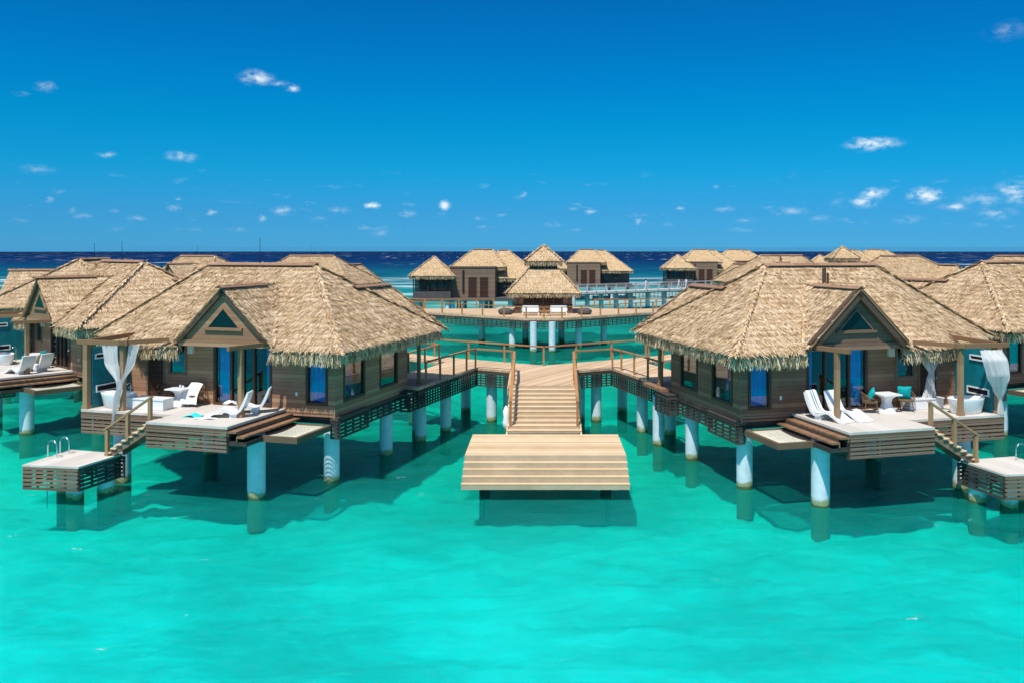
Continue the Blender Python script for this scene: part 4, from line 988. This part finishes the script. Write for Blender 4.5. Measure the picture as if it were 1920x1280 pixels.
plat = [(-1.8, 82.5), (1.8, 82.5), (11.5, 90.5), (26, 102.5), (24, 105.5), (12.5, 95.8), (5.5, 96.2), (5, 99), (-5, 99), (-5.5, 96.2), (-13.2, 96), (-27, 107), (-29, 104), (-12.8, 91)]
bk = empty('boardwalk', (0, 88, 0)); tag(bk, 'timber platform and walkways round the two-tier hut', 'boardwalk', 'boardwalks over the lagoon'); ko = bk.location
mb = MB(); mb.prism(plat, ZD-.2, ZD); mb.build('deck', 'boards', bk, origin=ko)
for (p, q) in ((plat[0], plat[1]), (plat[1], plat[2]), (plat[2], plat[3]), (plat[13], plat[0]), (plat[12], plat[13])):
    mb = MB(); lattice(mb, p, q, ZD-.21, .8, rows=4, step=.6); mb.build('lattice', None, bk, origin=ko)
for px, py in ((902.6, 642), (960, 654), (1000, 662), (1035.5, 662), (1085.5, 653), (1133, 646), (985, 640), (1053, 640)):
    x, y, z = U(px, py, 0); pile_mb(x, y+.8, ZD-.2, .32, 14).build('pillar', 'pillar', bk, smooth=True, origin=ko)
def run(pts, n_each):
    out = []
    for (p, q), k in zip(zip(pts[:-1], pts[1:]), n_each):
        out += [(p[0]+(q[0]-p[0])*i/k, p[1]+(q[1]-p[1])*i/k, ZD) for i in range(k)]
    return out+[(pts[-1][0], pts[-1][1], ZD)]
PG = 'timber handrails of the hut platform'
railing('timber rail along the front of the hut platform', run([(-25, 101.2), (-12.7, 91.1), (-1.7, 82.65), (1.7, 82.65), (11.4, 90.6), (24.5, 101.5)], [5, 5, 2, 5, 5]), PG, pw=.15)
railing('timber rail behind the hut platform, left of the hut', run([(-26, 106), (-13.2, 95.9), (-5.6, 96.1)], [5, 4]), PG, pw=.15)
railing('timber rail behind the hut platform, right of the hut', run([(5.6, 96.1), (12.4, 95.7), (24, 105)], [4, 5]), PG, pw=.15)
def sofa(x, y, label):
    root = empty('armchair', (x, y, ZD)); tag(root, label, 'armchair', 'white armchairs in front of the hut')
    mb = MB(); mb.box(-.8, .8, -.4, .4, .32, .45); mb.build('seat', 'white', root)
    mb = MB(); mb.box(-.8, .8, .32, .42, .451, .95); mb.build('backrest', 'white', root)
    for sx in (-1, 1):
        mb = MB(); mb.box(sx*.8-.06, sx*.8+.06, -.4, .3, .452, .7); mb.box(sx*.8-.05, sx*.8+.05, -.4, -.3, 0, .319); mb.box(sx*.8-.05, sx*.8+.05, .3, .4, 0, .319); mb.build('leg', 'white', root)
sofa(-1.35, 86.2, 'white armchair in front of the hut, left of the small wooden table'); sofa(1.45, 86.2, 'white armchair in front of the hut, right of the small wooden table')
tb = empty('side_table', (.05, 85.6, ZD)); tag(tb, 'small wooden table between the two white armchairs by the hut', 'table')
mb = MB(); mb.box(-.55, .55, -.35, .35, .42, .5); mb.build('top', 'rail', tb)
for sx in (-1, 1):
    for sy in (-1, 1):
        mb = MB(); mb.bar((sx*.45, sy*.28, 0), (sx*.3, sy*.2, .415), .06, .06); mb.build('leg', 'rail', tb)
for sx, w_ in ((-1, 'left'), (1, 'right')):
    mb = MB(); mb.lathe([(.55, 0), (.75, .2), (.72, .45), (.45, .62), (.1, .66)], 18); o_ = mb.build('bean_bag', 'farwall2', None, smooth=True); o_.location = (sx*4.0+.1, 87.6, ZD); tag(o_, 'dark grey bean bag on the platform, %s of the hut' % w_, 'bean bag', 'bean bags by the hut')

# ------------------------------------------------------------------ block villas towards the reef
def build_block(label):
    root = empty('reef_villa', (0, 0, 0)); tag(root, label, 'villa', 'reef villas beyond the lagoon')
    mb = MB(); mb.box(0, 6.3, 0, 8, ZD-.1, 7.05); mb.box(-.1, 6.4, -.1, 8.1, 7.051, 7.22); mb.build('entrance_block', 'farwall', root)
    mb = MB(); mb.box(1.75, 2.0, -.15, -.003, 3.6, 6.7); mb.build('downpipe', 'black', root)
    for x in (2.6, 4.2):
        d = MB(); d.box(x, x+1.15, -.05, -.004, ZD, 5.7); do2 = d.build('door', 'door', root)
        d = MB(); d.box(x-.1, x-.003, -.08, -.003, ZD, 5.8); d.box(x+1.153, x+1.25, -.08, -.003, ZD, 5.8); d.build('frame', 'farwall', do2)
    mb = MB(); mb.box(6.31, 12.0, 3.0, 12, ZD-.1, 6.0); mb.build('wing_wall', 'farwall2', root)
    for x in (7.2, 8.8):
        mb = MB(); mb.box(x, x+1.0, 2.9, 2.995, 3.4, 5.6); mb.build('window', 'glass', root)
    for (a, b, c, d, z0, z1, r0, r1, ry, sd) in ((-.2, 7.6, 1.2, 12.4, 7.1, 9.55, 2.5, 5.3, 6.0, 21), (5.2, 12.6, 1.6, 13.5, 5.5, 9.45, 6.0, 7.4, 8.0, 22)):
        mb = MB(); hip_roof(mb, a, b, c, d, z0, z1, r0, r1, ry, 22, 14, sd); ro = mb.build('roof', None, root)
        c_ = MB(); c_.bar((r0, ry, z1+.06), (r1, ry, z1+.06), .5, .1); c_.build('ridge_cap', 'ridge', ro)
    mb = MB(); mb.box(-.5, 12.5, -1.6, 13, ZD-.5, ZD-.11); mb.build('floor_deck', 'farwall2', root)
    for x in (.5, 4.5, 8.5, 12):
        for y in (-.8, 5, 11): pile_mb(x, y, ZD-.5, .32, 12).build('pillar', 'pillar', root, smooth=True)
    return root
def build_pav(label):
    root = empty('screened_pavilion', (0, 0, 0)); tag(root, label, 'pavilion', 'screened pavilions beside the reef villas')
    mb = MB(); mb.box(-2.6, 2.6, .2, 5.4, ZD-.1, 3.75); mb.build('base_wall', 'farwall2', root)
    mb = MB(); mb.box(-2.4, 2.4, .45, 5.2, 3.751, 5.7); mb.build('screen', 'glass', root)
    for i in range(6):
        mb = MB(); mb.bar((-2.55+i*1.02, .3, 3.75), (-2.55+i*1.02, .3, 6.0), .14, .14); mb.build('post', 'black', root)
    mb = MB(); mb.box(-2.5, 2.5, 5.2, 5.4, 3.7, 6); mb.box(2.5, 2.6, .4, 5.3, 3.7, 6.0); mb.build('back_wall', 'farwall2', root)
    mb = MB(); hip_roof(mb, -3.1, 3.1, -.3, 5.9, 5.95, 8.6, -.02, .02, 2.8, 34, 18, 31); mb.build('roof', None, root)
    mb = MB(); mb.box(-3, 3, -.6, 5.6, ZD-.5, ZD-.11); mb.build('floor_deck', 'farwall2', root)
    for x in (-2.2, 2.2):
        for y in (0, 4.6): pile_mb(x, y, ZD-.5, .32, 12).build('pillar', 'pillar', root, smooth=True)
    return root
BV = build_block('reef villa with two brown doors, left behind the two-tier hut'); BV.location = (-13.1, 120.7, 0)
PV = build_pav('screened pavilion at the left end of the reef villas, beside the surf'); PV.location = (-15.5, 119.5, 0)
def cp(o, x, y, rz, label):
    c = copy_tree(o); c.location = (x, y, 0); c.rotation_euler = (0, 0, rz); c['label'] = label; return c
BV.rotation_euler = (0, 0, R(-3))
cp(BV, 4.4, 165, R(-2), 'reef villa just right behind the two-tier hut, at the end of the grey pier')
cp(BV, 27.9, 171, 0, 'reef villa right of the pier walkers, above the right villa eaves')
cp(BV, 37.5, 183, 0, 'reef villa roof nearest the tip of the right villa ridge')
cp(BV, 57.5, 171, 0, 'reef villa roofs right of the small far hut')
cp(BV, 66.0, 178, 0, 'reef villa roofs furthest right on the horizon')
cp(PV, 2.0, 166, 0, 'pavilion roof close behind the right side of the two-tier hut')
cp(PV, 26.6, 170, 0, 'screened pavilion beside the pier walkers in white')
cp(PV, 54.3, 168, 0, 'pavilion roof left of the small far hut')
h2 = copy_tree(HUT); h2.location = (41.9, 119, 0); h2['label'] = 'small far two-tier hut roof above the right villa ridge'

# ------------------------------------------------------------------ grey pier behind, with its walkers
pier = empty('pier', (20, 140, 0)); tag(pier, 'pale grey pier curving in behind the hut to the right', 'pier'); po = pier.location
pc = [(4.5, 134.0), (9, 136.5), (14, 140), (20, 144.5), (27, 149.5), (36, 155), (48, 160)]
L_, R_ = [], []
for i, p in enumerate(pc):
    a = Vector(pc[max(0, i-1)]); b = Vector(pc[min(len(pc)-1, i+1)]); d = (b-a).normalized(); nn = Vector((-d.y, d.x))*1.2
    L_.append(tuple(Vector(p)+nn)); R_.append(tuple(Vector(p)-nn))
mb = MB(); mb.prism(R_+L_[::-1], ZD-.3, ZD); mb.build('deck', 'greydeck', pier, origin=po)
for p, q in zip(R_[:-1], R_[1:]):
    mb = MB(); lattice(mb, p, q, ZD-.31, 1.1, 'teallattice', rows=4, step=.8); mb.build('lattice', None, pier, origin=po)
for i, p in enumerate(pc[:-1]):
    for t in (0, .5):
        x = p[0]+(pc[i+1][0]-p[0])*t; y = p[1]+(pc[i+1][1]-p[1])*t
        pile_mb(x, y, ZD-.3, .38, 12).build('pillar', 'pillar', pier, smooth=True, origin=po)
for side, w_ in ((R_, 'near'), (L_, 'far')):
    pts = run(side, [3]*6)
    railing('grey rail along the %s side of the curving pier' % w_, pts, 'grey rails of the curving pier', 'greyrail', 1.1, name='railing', pw=.14, mid=True)

def person(x, y, rz, label, seed, stride=.2):
    root = empty('person', (x, y, ZD), rz); tag(root, label, 'person', 'people walking on the pier')
    J = {'pel': (0, 0, .95), 'wst': (0, 0, 1.12), 'chs': (0, 0, 1.32), 'nk': (0, 0, 1.48), 'hd': (.01, 0, 1.58), 'top': (.01, 0, 1.74)}
    rr = {'pel': .15, 'wst': .13, 'chs': .16, 'nk': .055, 'hd': .095, 'top': .075}
    E_ = [('pel', 'wst'), ('wst', 'chs'), ('chs', 'nk'), ('nk', 'hd'), ('hd', 'top')]
    for s, sg in (('l', 1), ('r', -1)):
        st = stride*sg
        J.update({'hip'+s: (0, .1*sg, .9), 'kn'+s: (st*.6+.04, .1*sg, .5), 'an'+s: (st-.04, .1*sg, .08), 'toe'+s: (st+.14, .11*sg, .04), 'sh'+s: (0, .19*sg, 1.4), 'el'+s: (-st*.5, .25*sg, 1.13), 'wr'+s: (-st*.9+.1, .25*sg, .9), 'hn'+s: (-st+.14, .25*sg, .8)})
        rr.update({'hip'+s: .10, 'kn'+s: .068, 'an'+s: .05, 'toe'+s: .04, 'sh'+s: .07, 'el'+s: .045, 'wr'+s: .033, 'hn'+s: .036})
        E_ += [('pel', 'hip'+s), ('hip'+s, 'kn'+s), ('kn'+s, 'an'+s), ('an'+s, 'toe'+s), ('chs', 'sh'+s), ('sh'+s, 'el'+s), ('el'+s, 'wr'+s), ('wr'+s, 'hn'+s)]
    ks = list(J); me = bpy.data.meshes.new('body'); me.from_pydata([J[k] for k in ks], [(ks.index(a), ks.index(b)) for a, b in E_], [])
    o = bpy.data.objects.new('body', me); C.objects.link(o); o.parent = root
    md = o.modifiers.new('skin', 'SKIN'); sk = me.skin_vertices.new() if not me.skin_vertices else me.skin_vertices[0]
    for i, k in enumerate(ks): sk.data[i].radius = (rr[k], rr[k]*(.8 if k in ('chs', 'wst', 'pel') else 1)); sk.data[i].use_root = k == 'pel'
    o.modifiers.new('subsurf', 'SUBSURF').levels = 1
    mt = M.get('whiteclad')
    if mt is None:
        mt, nt = new_mat('white_clothes_and_skin'); v = nt.n('ShaderNodeTexCoord').outputs['Object']; s = nt.n('ShaderNodeSeparateXYZ', {0: v}).outputs
        f = nt.math('MAXIMUM', nt.math('GREATER_THAN', s[2], 1.47), nt.math('MULTIPLY', nt.math('GREATER_THAN', nt.math('ABSOLUTE', s[1]), .2), nt.math('LESS_THAN', s[2], 1.08)))
        nt.set(nt.bsdf, 'Base Color', nt.mix(f, (.75, .76, .77, 1), (.16, .085, .055, 1))); nt.set(nt.bsdf, 'Roughness', .8); M['whiteclad'] = mt
    me.materials.append(mt)
    hb = MB(); hb.lathe([(.02, .125), (.07, .11), (.105, .05), (.108, -.01), (.09, -.06)], 14, (-.015, 0, 1.66)); hb.build('hair', 'hair', root, smooth=True)
    return root
for (px, py, rz, lab) in ((1211, 551, 0, 'person in white on the grey pier, alone near its left bend'), (1272, 550, 2.9, 'person in white on the pier, the left one of a close pair'), (1287, 550, 3.3, 'person in white on the pier, the right one of a close pair'), (1355.5, 548, .2, 'person in white on the pier, furthest right by the thatched eave')):
    # stand on the pier's centre line at that bearing
    best = min(((abs((p[0]+(q[0]-p[0])*t/20)/(p[1]+(q[1]-p[1])*t/20)-(px-CX)/FPX), p[0]+(q[0]-p[0])*t/20, p[1]+(q[1]-p[1])*t/20) for p, q in zip(pc[:-1], pc[1:]) for t in range(20)))
    person(best[1], best[2], rz, lab, 1)
